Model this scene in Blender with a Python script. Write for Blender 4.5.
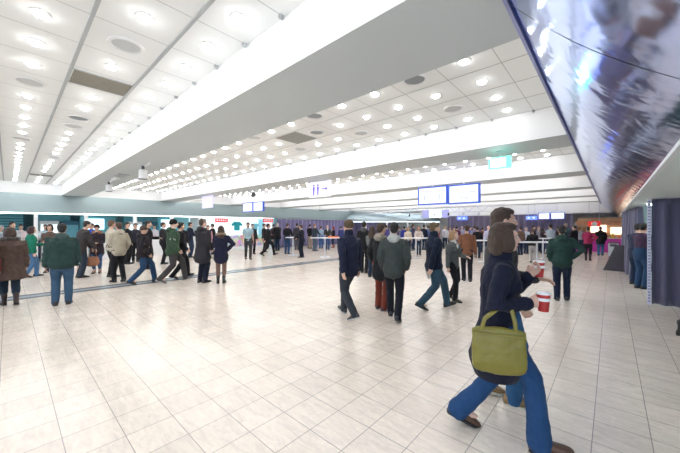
import bpy, bmesh, math, random
from mathutils import Vector, Matrix, noise
R = math.radians
sc = bpy.context.scene
col = sc.collection
for o in list(bpy.data.objects): bpy.data.objects.remove(o)

# ---------------------------------------------------------------- camera, world, exposure
CH, F, TH = 1.64, 300.0, R(42.1)
SN, CS = math.sin(TH), math.cos(TH)
cam = bpy.data.objects.new('camera', bpy.data.cameras.new('camera')); col.objects.link(cam)
cam.location = (0, 0, CH); cam.rotation_euler = (R(90), 0, TH)
cam.data.sensor_width = 36; cam.data.lens = F / 680 * 36; cam.data.shift_y = -0.5 / 680
cam.data.clip_start = 0.05; cam.data.clip_end = 200
sc.camera = cam
w = bpy.data.worlds.new('world'); sc.world = w; w.use_nodes = True
w.node_tree.nodes['Background'].inputs[0].default_value = (0.74, 0.86, 1.0, 1)
w.node_tree.nodes['Background'].inputs[1].default_value = 1.9
vs = sc.view_settings
sc.display_settings.display_device = 'sRGB'
vs.view_transform = 'Standard'; vs.look = 'None'; vs.gamma = 1; vs.use_curve_mapping = False
vs.exposure = 0.50
LAMP = 38.0          # radiance of the downlights

# ---------------------------------------------------------------- geometry of the hall
ZS, ZC = 3.04, 3.51                      # beam soffit, coffer ceiling
WX = -18.6                               # left wall
YF = lambda k: 1.654 + 4.06 * k          # front and rear faces of beam k
YB = lambda k: 2.555 + 4.06 * k
YEND = 30.0
ZO = 2.17                                # underside of the left fascia
MX0, MX1, MZ1 = -0.473, 0.365, 2.24      # mirrored bulkhead

def fp(px, py):
    d = CH * F / (py - 226.0); r = d * (px - 340) / F
    return (CS * r - SN * d, SN * r + CS * d)
def at_y(px, Y):
    k = (px - 340) / F; return Y * (CS * k - SN) / (SN * k + CS)
def at_x(px, X):
    k = (px - 340) / F; return X * (SN * k + CS) / (CS * k - SN)
def dep(X, Y): return -SN * X + CS * Y
def zat(py, X, Y): return CH + (226 - py) / F * dep(X, Y)

# ---------------------------------------------------------------- materials
_m = {}
def mat(name, colr, rough=.6, metal=0, emit=None, es=1, bump=0, bscale=40, var=0, vscale=6, sheen=0, coat=0, stretch=None, spec=None, trans=0):
    key = name
    if key in _m: return _m[key]
    m = bpy.data.materials.new(name); m.use_nodes = True; nt = m.node_tree
    b = nt.nodes['Principled BSDF']
    b.inputs['Base Color'].default_value = (*colr, 1); b.inputs['Roughness'].default_value = rough
    b.inputs['Metallic'].default_value = metal
    if sheen: b.inputs['Sheen Weight'].default_value = sheen
    if spec is not None: b.inputs['Specular IOR Level'].default_value = spec
    if coat: b.inputs['Coat Weight'].default_value = coat
    if trans: b.inputs['Transmission Weight'].default_value = trans
    if emit: b.inputs['Emission Color'].default_value = (*emit, 1); b.inputs['Emission Strength'].default_value = es
    if bump or var:
        tc = nt.nodes.new('ShaderNodeTexCoord'); mp = nt.nodes.new('ShaderNodeMapping')
        nt.links.new(tc.outputs['Object'], mp.inputs[0])
        if stretch: mp.inputs['Scale'].default_value = stretch
    if bump:
        n = nt.nodes.new('ShaderNodeTexNoise'); n.inputs['Scale'].default_value = bscale; n.inputs['Detail'].default_value = 3
        bp = nt.nodes.new('ShaderNodeBump'); bp.inputs['Strength'].default_value = bump; bp.inputs['Distance'].default_value = .02
        nt.links.new(mp.outputs[0], n.inputs[0]); nt.links.new(n.outputs[0], bp.inputs['Height']); nt.links.new(bp.outputs[0], b.inputs['Normal'])
    if var:
        n = nt.nodes.new('ShaderNodeTexNoise'); n.inputs['Scale'].default_value = vscale; n.inputs['Detail'].default_value = 4
        mx = nt.nodes.new('ShaderNodeMix'); mx.data_type = 'RGBA'
        mx.inputs[6].default_value = (*[max(0, c * (1 - var)) for c in colr], 1)
        mx.inputs[7].default_value = (*[min(1, c * (1 + var)) for c in colr], 1)
        nt.links.new(mp.outputs[0], n.inputs[0]); nt.links.new(n.outputs[0], mx.inputs[0]); nt.links.new(mx.outputs[2], b.inputs['Base Color'])
    _m[key] = m; return m
def cloth(c, rough=.85):
    return mat('cloth_%02x%02x%02x' % tuple(int(x * 255) for x in c), c, rough, bump=.45, bscale=24, var=.22, vscale=9, sheen=.04, spec=.2)
def hairm(c):
    return mat('hair_%02x%02x%02x' % tuple(int(x * 255) for x in c), c, .5, bump=.8, bscale=60, var=.35, vscale=40, stretch=(3, 3, .6))
SKIN = [(.62, .38, .28), (.70, .45, .35), (.55, .32, .23)]
def skinm(i): return mat('skin_%d' % i, SKIN[i], .5, var=.06, vscale=20)

def grid_material(name, base, line, px, py, ox, oy, wd, rough, marble=False, spec=.5):
    """Square grid of joints on the floor or the ceiling, in object (world) coordinates."""
    m = bpy.data.materials.new(name); m.use_nodes = True; nt = m.node_tree; N = nt.nodes; L = nt.links
    b = N['Principled BSDF']; b.inputs['Roughness'].default_value = rough
    tc = N.new('ShaderNodeTexCoord'); sx = N.new('ShaderNodeSeparateXYZ'); L.new(tc.outputs['Object'], sx.inputs[0])
    def M(op, a, bb=None):
        n = N.new('ShaderNodeMath'); n.operation = op
        for i, v in enumerate((a, bb)):
            if v is None: continue
            if isinstance(v, (int, float)): n.inputs[i].default_value = v
            else: L.new(v, n.inputs[i])
        return n.outputs[0]
    def joint(sock, p, o):
        t = M('DIVIDE', M('SUBTRACT', sock, o), p); fl = M('FLOOR', t); fr = M('SUBTRACT', t, fl)
        dd = M('MINIMUM', fr, M('SUBTRACT', 1.0, fr))
        return M('LESS_THAN', dd, wd / 2 / p), fl
    outs = []; cells = []
    if px: a, ca = joint(sx.outputs[0], px, ox); outs.append(a); cells.append(ca)
    if py: a, ca = joint(sx.outputs[1], py, oy); outs.append(a); cells.append(ca)
    jt = outs[0] if len(outs) == 1 else M('MAXIMUM', outs[0], outs[1])
    basesock = None
    if marble:
        mp = N.new('ShaderNodeMapping'); mp.inputs['Scale'].default_value = (1.2, 5, 1); L.new(tc.outputs['Object'], mp.inputs[0])
        n1 = N.new('ShaderNodeTexNoise'); n1.inputs['Scale'].default_value = 3.2; n1.inputs['Detail'].default_value = 8; n1.inputs['Roughness'].default_value = .65; n1.inputs['Distortion'].default_value = 1.2
        L.new(mp.outputs[0], n1.inputs[0])
        cr = N.new('ShaderNodeValToRGB'); cr.color_ramp.elements[0].position = .36; cr.color_ramp.elements[1].position = .60
        cr.color_ramp.elements[0].color = (*[c * .84 for c in base], 1); cr.color_ramp.elements[1].color = (*base, 1)
        L.new(n1.outputs[0], cr.inputs[0])
        cb = N.new('ShaderNodeCombineXYZ'); L.new(cells[0], cb.inputs[0]); L.new(cells[1], cb.inputs[1])
        wn = N.new('ShaderNodeTexWhiteNoise'); L.new(cb.outputs[0], wn.inputs[0])
        v = M('ADD', M('MULTIPLY', wn.outputs[0], .10), .93)
        # fine pits of the stone
        n3 = N.new('ShaderNodeTexNoise'); n3.inputs['Scale'].default_value = 28; n3.inputs['Detail'].default_value = 5; L.new(tc.outputs['Object'], n3.inputs[0])
        v = M('MULTIPLY', v, M('ADD', M('MULTIPLY', n3.outputs[0], .22), .89))
        hs = N.new('ShaderNodeVectorMath'); hs.operation = 'SCALE'; L.new(cr.outputs[0], hs.inputs[0]); L.new(v, hs.inputs[3])
        basesock = hs.outputs[0]
        n2 = N.new('ShaderNodeTexNoise'); n2.inputs['Scale'].default_value = 2.5; L.new(tc.outputs['Object'], n2.inputs[0])
        L.new(M('ADD', M('MULTIPLY', n2.outputs[0], .14), rough - .07), b.inputs['Roughness'])
        bp = N.new('ShaderNodeBump'); bp.inputs['Strength'].default_value = .05; bp.inputs['Distance'].default_value = .01
        L.new(n1.outputs[0], bp.inputs['Height']); L.new(bp.outputs[0], b.inputs['Normal'])
    mx = N.new('ShaderNodeMix'); mx.data_type = 'RGBA'; mx.inputs[6].default_value = (*base, 1); mx.inputs[7].default_value = (*line, 1)
    L.new(jt, mx.inputs[0])
    if basesock: L.new(basesock, mx.inputs[6])
    L.new(mx.outputs[2], b.inputs['Base Color'])
    b.inputs['Specular IOR Level'].default_value = spec
    return m

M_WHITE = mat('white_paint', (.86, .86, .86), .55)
M_SOFF = mat('soffit_shade_grey', (.56, .60, .61), .55, var=.03, vscale=.6)  # beam undersides: shade put into the colour, greyer than the lit faces
M_CEIL = grid_material('ceiling_tile', (.88, .89, .88), (.52, .53, .53), .62, 0, .31, 0, .009, .7)
M_FLOOR = grid_material('floor_tile', (.88, .775, .675), (.35, .30, .27), .338, .3375, -.108, .28, .006, .23, marble=True, spec=.65)
M_RAIL = mat('grey_rail', (.45, .47, .48), .5)
M_STRIPE = mat('dark_stone', (.16, .18, .20), .25, var=.15)
M_STRIPE2 = mat('mid_stone', (.36, .39, .42), .25, var=.15)
M_FASC = mat('brushed_fascia', (.33, .41, .42), .32, metal=.5, var=.12, vscale=.5, bump=.05, bscale=3)
M_LAMP = mat('lamp_glass', (1, 1, 1), .4, emit=(.985, .995, 1), es=LAMP)
M_RING = mat('lamp_ring', (.8, .8, .8), .4)
M_STRIP = mat('valance_light', (1, 1, 1), .4, emit=(.93, 1, 1), es=2.5)
M_CHROME = mat('brushed_steel', (.7, .72, .74), .3, metal=1)
M_BLACK = mat('black_plastic', (.03, .03, .035), .4)
M_DARK = mat('dark_grey_plastic', (.10, .10, .11), .5)
M_CURT = mat('indigo_curtain', (.085, .085, .16), .8, bump=.25, bscale=60, sheen=.4)
M_PURP = mat('violet_curtain', (.17, .15, .30), .85, bump=.2, bscale=40, sheen=.4)
M_PURPD = mat('dark_violet_curtain', (.13, .11, .18), .85, bump=.2, bscale=40, sheen=.3)
M_TABLE = mat('white_laminate', (.85, .86, .88), .3)
M_TABLEM = mat('grey_metal', (.62, .64, .68), .35, metal=.4)

# ---------------------------------------------------------------- mesh helpers
def link(name, bm, m, parent=None, smooth=False, loc=None):
    me = bpy.data.meshes.new(name); bmesh.ops.recalc_face_normals(bm, faces=bm.faces); bm.to_mesh(me); bm.free()
    for x in (m if isinstance(m, (list, tuple)) else [m]): me.materials.append(x)
    if smooth: me.polygons.foreach_set('use_smooth', [True] * len(me.polygons))
    o = bpy.data.objects.new(name, me); col.objects.link(o)
    if parent: o.parent = parent
    if loc: o.location = loc
    return o
def box(bm, a, b, mi=0):
    vs_ = [bm.verts.new((x, y, z)) for z in (a[2], b[2]) for y in (a[1], b[1]) for x in (a[0], b[0])]
    for f in ((0, 2, 3, 1), (4, 5, 7, 6), (0, 1, 5, 4), (2, 6, 7, 3), (0, 4, 6, 2), (1, 3, 7, 5)):
        bm.faces.new([vs_[i] for i in f]).material_index = mi
def BX(*boxes):
    bm = bmesh.new()
    for a, b in boxes: box(bm, a, b)
    return bm
def bevel(bm, r, seg=2):
    bmesh.ops.bevel(bm, geom=bm.edges[:], offset=r, segments=seg, affect='EDGES', profile=.7); return bm
def cyl(bm, p0, p1, r0, r1=None, n=20, mi=0):
    r1 = r0 if r1 is None else r1
    p0, p1 = Vector(p0), Vector(p1); t = (p1 - p0).normalized()
    a = t.orthogonal().normalized(); b = t.cross(a)
    A = [bm.verts.new(p0 + (a * math.cos(i * 2 * math.pi / n) + b * math.sin(i * 2 * math.pi / n)) * r0) for i in range(n)]
    B = [bm.verts.new(p1 + (a * math.cos(i * 2 * math.pi / n) + b * math.sin(i * 2 * math.pi / n)) * r1) for i in range(n)]
    fs = [bm.faces.new((A[i], A[(i + 1) % n], B[(i + 1) % n], B[i])) for i in range(n)]
    fs += [bm.faces.new(A[::-1]), bm.faces.new(B)]
    for f in fs: f.material_index = mi
def loft(bm, rings, n=14, cap=1.0):
    """rings: (centre, half-width vector, half-depth vector); closed with a rounded cap."""
    def ring(c, a, b):
        return [bm.verts.new(c + a * math.cos(i * 2 * math.pi / n) + b * math.sin(i * 2 * math.pi / n)) for i in range(n)]
    RR = [ring(*r) for r in rings]
    for A, B in zip(RR, RR[1:]):
        for i in range(n): bm.faces.new((A[i], A[(i + 1) % n], B[(i + 1) % n], B[i]))
    for A, (c, a, b), other in ((RR[0], rings[0], rings[1][0]), (RR[-1], rings[-1], rings[-2][0])):
        t = (c - other).normalized() * min(a.length, b.length)
        B = ring(c + t * .55 * cap, a * .8, b * .8); tip = bm.verts.new(c + t * .9 * cap)
        for i in range(n):
            bm.faces.new((A[i], A[(i + 1) % n], B[(i + 1) % n], B[i])); bm.faces.new((B[i], B[(i + 1) % n], tip))
def tube(bm, pts, rads, n=12, flat=None, side=None):
    pts = [Vector(p) for p in pts]; rings = []
    for i, p in enumerate(pts):
        t = (pts[min(i + 1, len(pts) - 1)] - pts[max(i - 1, 0)]).normalized()
        s = Vector(side) if side is not None else Vector((1, 0, 0))
        s = s - t * s.dot(t)
        if s.length < .1: s = t.orthogonal()
        s.normalize(); b = t.cross(s).normalized()
        r = rads[i]; rx, ry = r if isinstance(r, tuple) else (r, r)
        rings.append((p, s * rx, b * ry))
    loft(bm, rings, n)
def ell(bm, c, r, rot=None, u=16, v=10):
    m = Matrix.Translation(Vector(c)) @ (rot.to_4x4() if rot else Matrix()) @ Matrix.Diagonal((*r, 1))
    bmesh.ops.create_uvsphere(bm, u_segments=u, v_segments=v, radius=1, matrix=m)

def empty(name, loc, rz=0):
    o = bpy.data.objects.new(name, None); col.objects.link(o); o.location = loc; o.rotation_euler = (0, 0, rz); o.empty_display_size = .1; return o
def tag(o, label, cat, group=None, kind=None):
    o['label'] = label; o['category'] = cat
    if group: o['group'] = group
    if kind: o['kind'] = kind
    return o
_tn = [0]
def struct(name, bm, m, smooth=False):
    o = link(name, bm, m, smooth=smooth); o['kind'] = 'structure'; return o
def trim(bm, m, smooth=False):
    _tn[0] += 1; return struct('trim_%d' % _tn[0], bm, m, smooth)

# bake list for continuous (voxel fused) meshes
BAKE = []
def fused(name, bm, m, parent, vox, smooth=3, folds=0, fscale=.12, s=1.0):
    bmesh.ops.scale(bm, vec=(s, s, s), verts=bm.verts)
    o = link(name, bm, m, parent)
    r = o.modifiers.new('r', 'REMESH'); r.mode = 'VOXEL'; r.voxel_size = vox; r.use_smooth_shade = True
    if smooth:
        sm = o.modifiers.new('s', 'SMOOTH'); sm.iterations = smooth; sm.factor = .5
    if folds:
        key = 'folds_%.2f' % fscale
        tx = bpy.data.textures.get(key) or bpy.data.textures.new(key, 'CLOUDS')
        tx.noise_scale = fscale; tx.noise_depth = 2
        dm = o.modifiers.new('d', 'DISPLACE'); dm.texture = tx; dm.strength = folds; dm.mid_level = .5; dm.texture_coords = 'LOCAL'
    BAKE.append(o); return o
def bake_all():
    bpy.context.view_layer.update(); dg = bpy.context.evaluated_depsgraph_get()
    new = [(o, bpy.data.meshes.new_from_object(o.evaluated_get(dg), depsgraph=dg)) for o in BAKE]
    for o, me in new:
        old = o.data; o.modifiers.clear(); me.name = o.name; o.data = me
        if old.users == 0: bpy.data.meshes.remove(old)

# ================================================================ THE SETTING
struct('floor', BX(((-30, -10, -.1), (12, 34, 0))), M_FLOOR)
trim(BX(((-10.36, -10, 0), (-10.16, YEND, .003)), ((-9.95, -10, 0), (-9.75, YEND, .003))), M_STRIPE)
trim(BX(((-10.16, -10, 0), (-9.95, YEND, .0025))), M_STRIPE2)
# ceiling, beams
struct('ceiling', BX(((WX - .3, -8, ZC), (MX0 + .3, YEND, ZC + .1))), M_CEIL)
LASTB = 6
for k in range(-1, LASTB + 1):
    y0, y1 = YF(k), YB(k)
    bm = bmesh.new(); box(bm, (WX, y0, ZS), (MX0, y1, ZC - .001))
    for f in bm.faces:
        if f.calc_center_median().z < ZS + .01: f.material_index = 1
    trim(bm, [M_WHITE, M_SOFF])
# grey rails of the near bay, thin joints of the other bays
RAILS = {-1: [1.13, .50, -.12, -.74, -1.36]}
ROWS = {-1: [1.39, .82, .19, -.43, -1.05]}
for k in range(0, LASTB):
    RAILS[k] = [YB(k) + .595 + .635 * j for j in range(4)] + [YF(k + 1) - .02]
    ROWS[k] = [YB(k) + .285 + .635 * j for j in range(5)]
trim(BX(*[((WX, y - .016, ZC - .012), (MX0, y + .016, ZC)) for y in RAILS[-1]]), M_RAIL)
trim(BX(*[((WX, y - .005, ZC - .003), (MX0, y + .005, ZC)) for k in range(0, LASTB) for y in RAILS[k]]), M_RAIL)
# small hooks along the top of the first two beams
trim(BX(*[((-x * .62 - .93 - .015, YF(k) - .05, ZC - .03), (-x * .62 - .93 + .015, YF(k) - .01, ZC)) for k in (0, 1) for x in range(0, 14)]), M_RAIL)
# left side: white upstand, brushed fascia, light strip
trim(BX(((WX - .2, -8, ZS), (WX, YEND, ZC))), M_WHITE)
trim(BX(((WX - .2, -8, ZO + .05), (WX - .02, YEND, ZS))), M_FASC)
trim(BX(((WX - .16, -8, ZO), (WX + .01, 13.2, ZO + .05))), M_STRIP)
# rooms behind the left openings
struct('wall_left', BX(((-23.2, -8, 0), (-23.0, YEND, ZS)), ((-23.2, -8.2, 0), (WX, -8, ZS)), ((WX - .25, 13.3, 0), (WX - .1, YEND, ZO + .1))), mat('cyan_wall', (.30, .55, .62), .5))
struct('ceiling_shops', BX(((-23.1, -8, 2.6), (WX - .2, 13.3, 2.7))), M_WHITE)
# back wall
struct('wall_back', BX(((WX, YEND, 0), (12, YEND + .2, ZC))), M_WHITE)
trim(BX(((WX, YEND - .25, 2.55), (MX0, YEND, ZC))), M_WHITE)
# right side: low white soffit over the booths
struct('ceiling_right', BX(((MX1 + .02, .2, MZ1), (4.2, YEND, MZ1 + .1))), mat('pale_green_paint', (.72, .80, .78), .6))
struct('wall_right', BX(((4.2, -6, 0), (4.35, YEND, MZ1 + .1))), mat('pale_cyan_wall', (.60, .74, .78), .6))

# mirrored bulkhead: a row of bent panels
bh = tag(empty('mirrored_bulkhead', (MX0, 0, MZ1)), 'sloping mirror-polished blue metal bulkhead of joined panels above the right aisle', 'bulkhead')
def mirror_mat():
    m = bpy.data.materials.new('mirror_metal'); m.use_nodes = True; nt = m.node_tree; N = nt.nodes; L = nt.links
    b = N['Principled BSDF']; b.inputs['Metallic'].default_value = 1; b.inputs['Roughness'].default_value = .11
    b.inputs['Base Color'].default_value = (.54, .65, 1.0, 1)
    tc = N.new('ShaderNodeTexCoord'); mp = N.new('ShaderNodeMapping'); mp.inputs['Scale'].default_value = (1, .8, 1)
    L.new(tc.outputs['Object'], mp.inputs[0])
    n = N.new('ShaderNodeTexNoise'); n.inputs['Scale'].default_value = 3.0; n.inputs['Detail'].default_value = 2.0; n.inputs['Distortion'].default_value = .6
    bp = N.new('ShaderNodeBump'); bp.inputs['Strength'].default_value = .3; bp.inputs['Distance'].default_value = .03
    L.new(mp.outputs[0], n.inputs[0]); L.new(n.outputs[0], bp.inputs['Height']); L.new(bp.outputs[0], b.inputs['Normal'])
    return m
M_MIR = mirror_mat()
def prof(t):                               # profile from the upper left edge to the lower right edge, slightly bellied
    x = MX0 + (MX1 - MX0) * t; z = ZS + (MZ1 - ZS) * t
    q = math.sin(math.pi * t) * .05
    return x - q * .69, z - q * .72
ys = [-1.6, .3, 2.12, 4.9, 7.7, 10.5, 13.3, 16.1, 19, 22, 26, YEND]
for a, b in zip(ys, ys[1:]):
    bm = bmesh.new(); n, mseg = 14, 6
    g = [[bm.verts.new((*((prof(i / n)[0] - MX0),), a + .006 + (b - a - .012) * j / mseg, prof(i / n)[1] - MZ1)) for j in range(mseg + 1)] for i in range(n + 1)]
    for i in range(n):
        for j in range(mseg): bm.faces.new((g[i][j], g[i + 1][j], g[i + 1][j + 1], g[i][j + 1]))
    o = link('mirror_panel', bm, M_MIR, bh, smooth=True)
    bm = bmesh.new(); n = 14                              # dark joint behind the gap between two panels
    A = [bm.verts.new((prof(i / n)[0] - MX0 + .006, b - .03, prof(i / n)[1] - MZ1 + .006)) for i in range(n + 1)]
    B = [bm.verts.new((prof(i / n)[0] - MX0 + .006, b + .03, prof(i / n)[1] - MZ1 + .006)) for i in range(n + 1)]
    for i in range(n): bm.faces.new((A[i], A[i + 1], B[i + 1], B[i]))
    link('joint', bm, mat('joint_dark', (.03, .04, .10), .4), bh)
link('upper_edge_trim', BX(((-.022, -1.6, ZS - MZ1 - .02), (0.0, YEND, ZS - MZ1 + .02))), mat('violet_edge', (.33, .36, .62), .3, metal=.6), bh)['label'] = 'blue-violet metal edge strip'
dx = MX1 - MX0
link('lower_edge_trim', BX(((dx - .01, .2, -.03), (dx + .035, YEND, .05))), mat('white_edge', (.8, .83, .84), .35), bh)['label'] = 'pale painted edge strip'
link('backing', BX(((dx, -1.6, .10), (dx + .02, YEND, 1.2)), ((0.0, -1.6, ZC - MZ1 - .05), (dx, YEND, ZC - MZ1)), ((-.015, -1.6, ZS - MZ1 + .02), (0.0, YEND, ZC - MZ1))), M_WHITE, bh)

# ================================================================ CEILING FITTINGS
def downlight_bm():
    bm = bmesh.new(); n = 16
    for (r0, z0, r1, z1) in ((.052, 0, .046, -.018), (.046, -.018, .028, -.030)):
        A = [bm.verts.new((r0 * math.cos(i * 2 * math.pi / n), r0 * math.sin(i * 2 * math.pi / n), z0)) for i in range(n)]
        B = [bm.verts.new((r1 * math.cos(i * 2 * math.pi / n), r1 * math.sin(i * 2 * math.pi / n), z1)) for i in range(n)]
        for i in range(n): bm.faces.new((A[i], A[(i + 1) % n], B[(i + 1) % n], B[i]))
    bm.faces.new(B)
    return bm
def ring_bm():
    bm = bmesh.new(); n = 20
    pr = ((.074, 0), (.072, -.006), (.056, -.007), (.053, 0))
    V = [[bm.verts.new((r * math.cos(i * 2 * math.pi / n), r * math.sin(i * 2 * math.pi / n), z)) for i in range(n)] for r, z in pr]
    for A, B in zip(V, V[1:]):
        for i in range(n): bm.faces.new((A[i], A[(i + 1) % n], B[(i + 1) % n], B[i]))
    return bm
def speaker_bm(r=.125):
    bm = bmesh.new(); cyl(bm, (0, 0, -.006), (0, 0, 0), r, n=28); return bm
def speaker_ring_bm(r=.125):
    bm = bmesh.new(); n = 28; pr = ((r + .035, 0), (r + .03, -.014), (r + .004, -.016), (r, -.004))
    V = [[bm.verts.new((q * math.cos(i * 2 * math.pi / n), q * math.sin(i * 2 * math.pi / n), z)) for i in range(n)] for q, z in pr]
    for A, B in zip(V, V[1:]):
        for i in range(n): bm.faces.new((A[i], A[(i + 1) % n], B[(i + 1) % n], B[i]))
    return bm
dl_me = link('downlight', downlight_bm(), M_LAMP); dl_ring = link('trim_ring', ring_bm(), M_RING)
ORD = ['first', 'second', 'third', 'fourth', 'fifth', 'sixth', 'seventh', 'eighth', 'ninth', 'tenth', 'eleventh', 'twelfth', 'thirteenth', 'fourteenth', 'fifteenth', 'sixteenth', 'seventeenth', 'eighteenth', 'nineteenth', 'twentieth', 'twenty-first', 'twenty-second', 'twenty-third', 'twenty-fourth', 'twenty-fifth', 'twenty-sixth', 'twenty-seventh', 'twenty-eighth', 'twenty-ninth', 'thirtieth']
ROWN = {-1: ['beam-side', 'second', 'third', 'fourth', 'fifth']}
BAY = ['near-left', 'middle', 'third', 'fourth', 'fifth', 'sixth', 'seventh']
spk = {}   # (bay, row, column) -> kind of round grille instead of a light
for c_ in (6, 12, 18, 24): spk[(-1, 1, c_)] = 'w'
spk[(-1, 1, 11)] = 'g'; spk[(-1, 2, 9)] = 'w'; spk[(-1, 2, 15)] = 'w'
spk[(0, 1, 3)] = 'g'; spk[(0, 1, 6)] = 'g'; spk[(0, 1, 9)] = 'w'; spk[(0, 2, 7)] = 'g'
spk[(0, 3, 3)] = 'w'; spk[(0, 3, 6)] = 'w'; spk[(0, 3, 9)] = 'w'
panels = {(-1, 1, 8), (-1, 1, 25), (0, 2, 8)}
lights = []
for k in range(-1, LASTB):
    for j, y in enumerate(ROWS[k]):
        n = 0
        for c_ in range(2, 30):
            x = -c_ * .62
            if (k, j, c_) in spk or (k, j, c_) in panels: continue
            d = dep(x, y)
            n += 1
            if d < .3: continue
            r = CS * x + SN * y; px = 340 + F * r / d; py = 226 - F * (ZC - CH) / d
            vis = -12 < px < 600 and py > -12
            # hidden behind the nearer beam?
            if vis and k >= 0:
                yb = YB(k); t = yb / y
                if CH + (ZC - CH) * t > ZS and t < 1: vis = False
            lights.append((0 if vis else 1, d, x, y, k, j, n, c_))
lights.sort()
nvis = 0; rest = []
for (v, d, x, y, k, j, n, c_) in lights:
    if v == 0 and nvis < 296:
        o = dl_me if nvis == 0 else dl_me.copy()
        if nvis: col.objects.link(o)
        o.location = (x, y, ZC - .001)
        tag(o, 'glowing round downlight, %s from the mirrored bulkhead in %s row of the %s ceiling bay' % (ORD[n - 1], ['front', 'second', 'middle', 'fourth', 'rear'][j if k >= 0 else j], BAY[k + 1]), 'ceiling light', 'recessed downlights of the %s ceiling bay' % BAY[k + 1])
        rg = dl_ring if nvis == 0 else dl_ring.copy()
        if nvis: col.objects.link(rg)
        rg.parent = o
        nvis += 1
    else: rest.append((x, y))
bm = bmesh.new()
for x, y in rest:
    cyl(bm, (x, y, ZC - .001), (x, y, ZC - .020), .050, .036, n=8)
tag(link('downlights', bm, M_LAMP), 'small glowing downlights crowding the far ceiling bays', 'ceiling lights', kind='stuff')
sp0 = link('grille', speaker_bm(), mat('grey_mesh', (.30, .33, .35), .6)); sp0r = link('ring', speaker_ring_bm(), M_WHITE)
sp1 = link('grille', speaker_bm(), mat('pale_mesh', (.62, .64, .64), .6))
first = {}
for (k, j, c_), kd in spk.items():
    e = empty('ceiling_speaker', (-c_ * .62, ROWS[k][j], ZC - .001))
    src = sp0 if kd == 'g' else sp1
    for s_ in (src, sp0r):
        q = s_ if s_ not in first else s_.copy()
        if s_ in first: col.objects.link(q)
        first[s_] = 1; q.parent = e
    tag(e, 'round %s speaker grille, %s ceiling bay, %s tile from the bulkhead, %s row' % ('dark' if kd == 'g' else 'pale', BAY[k + 1], ORD[c_ - 1], ['front', 'second', 'middle', 'fourth', 'rear'][j]), 'ceiling speaker', 'round speakers in the ceiling')
for (k, j, c_), lab, colr in (((-1, 1, 8), 'brown-grey rectangular access panel among the near ceiling tiles', (.27, .25, .21)), ((-1, 1, 25), 'small dark vent panel far along the near-left ceiling bay', (.3, .3, .28)), ((0, 2, 8), 'grey square access panel in the middle ceiling bay', (.33, .33, .31))):
    e = empty('ceiling_panel', (-c_ * .62, ROWS[k][j], ZC)); tag(e, lab, 'ceiling panel')
    w_ = .23 if k < 0 else .31
    link('panel', BX(((-w_, -.29, -.006), (w_, .29, 0))), mat('panel_%d_%d' % (k + 1, c_), colr, .8, var=.15, vscale=12), e)
    link('frame', BX(((-w_ - .012, -.30, -.010), (-w_, .30, 0)), ((w_, -.30, -.010), (w_ + .012, .30, 0))), M_RAIL, e)

# signs and screens
def text(name, s, size, m, parent, loc, rot=(R(90), 0, 0), align='CENTER'):
    cu = bpy.data.curves.new(name, 'FONT'); cu.body = s; cu.size = size; cu.align_x = align; cu.align_y = 'CENTER'; cu.extrude = .002
    o = bpy.data.objects.new(name, cu); col.objects.link(o)
    dgm = bpy.context.evaluated_depsgraph_get(); me = bpy.data.meshes.new_from_object(o.evaluated_get(dgm))
    bpy.data.objects.remove(o); o = bpy.data.objects.new(name, me); col.objects.link(o)
    me.materials.clear(); me.materials.append(m); o.parent = parent; o.location = loc; o.rotation_euler = rot; return o
M_SCR = mat('lit_screen', (.3, .3, .32), .3, emit=(.95, .97, 1), es=.75)
M_BEZ = mat('blue_bezel', (.03, .10, .50), .4, emit=(.02, .10, .8), es=.2)
M_TXT = mat('lilac_text', (.2, .22, .4), .5, emit=(.4, .43, .75), es=.15)
def screen(px0, px1, Y, ptop, pbot, label, lines, name='display_screen', bars=False, group='hanging display screens'):
    x0, x1 = at_y(px0, Y), at_y(px1, Y); zt, zb = zat(ptop, (x0 + x1) / 2, Y), zat(pbot, (x0 + x1) / 2, Y)
    w_, h_ = x1 - x0, zt - zb
    e = empty(name, ((x0 + x1) / 2, Y, zb)); tag(e, label, 'screen', group)
    t = min(w_, h_) * .075
    link('casing', bevel(BX(((-w_ / 2, .0, 0), (w_ / 2, .09, h_))), .008), M_BEZ, e)
    link('bezel', BX(((-w_ / 2, -.012, 0), (w_ / 2, .0, t)), ((-w_ / 2, -.012, h_ - t), (w_ / 2, .0, h_)), ((-w_ / 2, -.012, t), (-w_ / 2 + t, .0, h_ - t)), ((w_ / 2 - t, -.012, t), (w_ / 2, .0, h_ - t))), M_BEZ, e)
    link('display', BX(((-w_ / 2 + t, -.005, t), (w_ / 2 - t, -.001, h_ - t))), M_SCR, e)
    for s, zz, sz in lines: text('text', s, sz, M_TXT, e, (0, -.007, zz * h_))
    if bars: link('symbol', BX(((-w_ * .27, -.009, h_ * .25), (-w_ * .25, -.005, h_ * .55)), ((w_ * .22, -.009, h_ * .25), (w_ * .25, -.005, h_ * .58))), M_TXT, e)
    else:
        bm = bmesh.new(); tube(bm, [(w_ * .05, -.007, h_ * .26), (w_ * .12, -.007, h_ * .27), (w_ * .2, -.007, h_ * .33), (w_ * .28, -.007, h_ * .35)], [.006] * 4, n=6); link('symbol', bm, M_TXT, e)
    top = ZC if ZC - zt - zb > 0 else ZC
    bm = bmesh.new(); cyl(bm, (0, .05, h_), (0, .05, ZC - zb), .02, n=10); link('hanger', bm, M_WHITE, e)
    return e
YS = 9.45
screen(418, 447.3, YS, 186.5, 204.7, 'blue-framed hanging screen with two blue bars, beside its twin over the middle of the hall', [('Autogramm Halle', .76, .11)], bars=True)
screen(448.2, 479.8, YS, 184.0, 203.6, 'blue-framed hanging screen with a curved mark, nearer the mirrored bulkhead of the pair', [('Autogramm Halle', .58, .10), ('Messe', .30, .10)])
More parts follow.
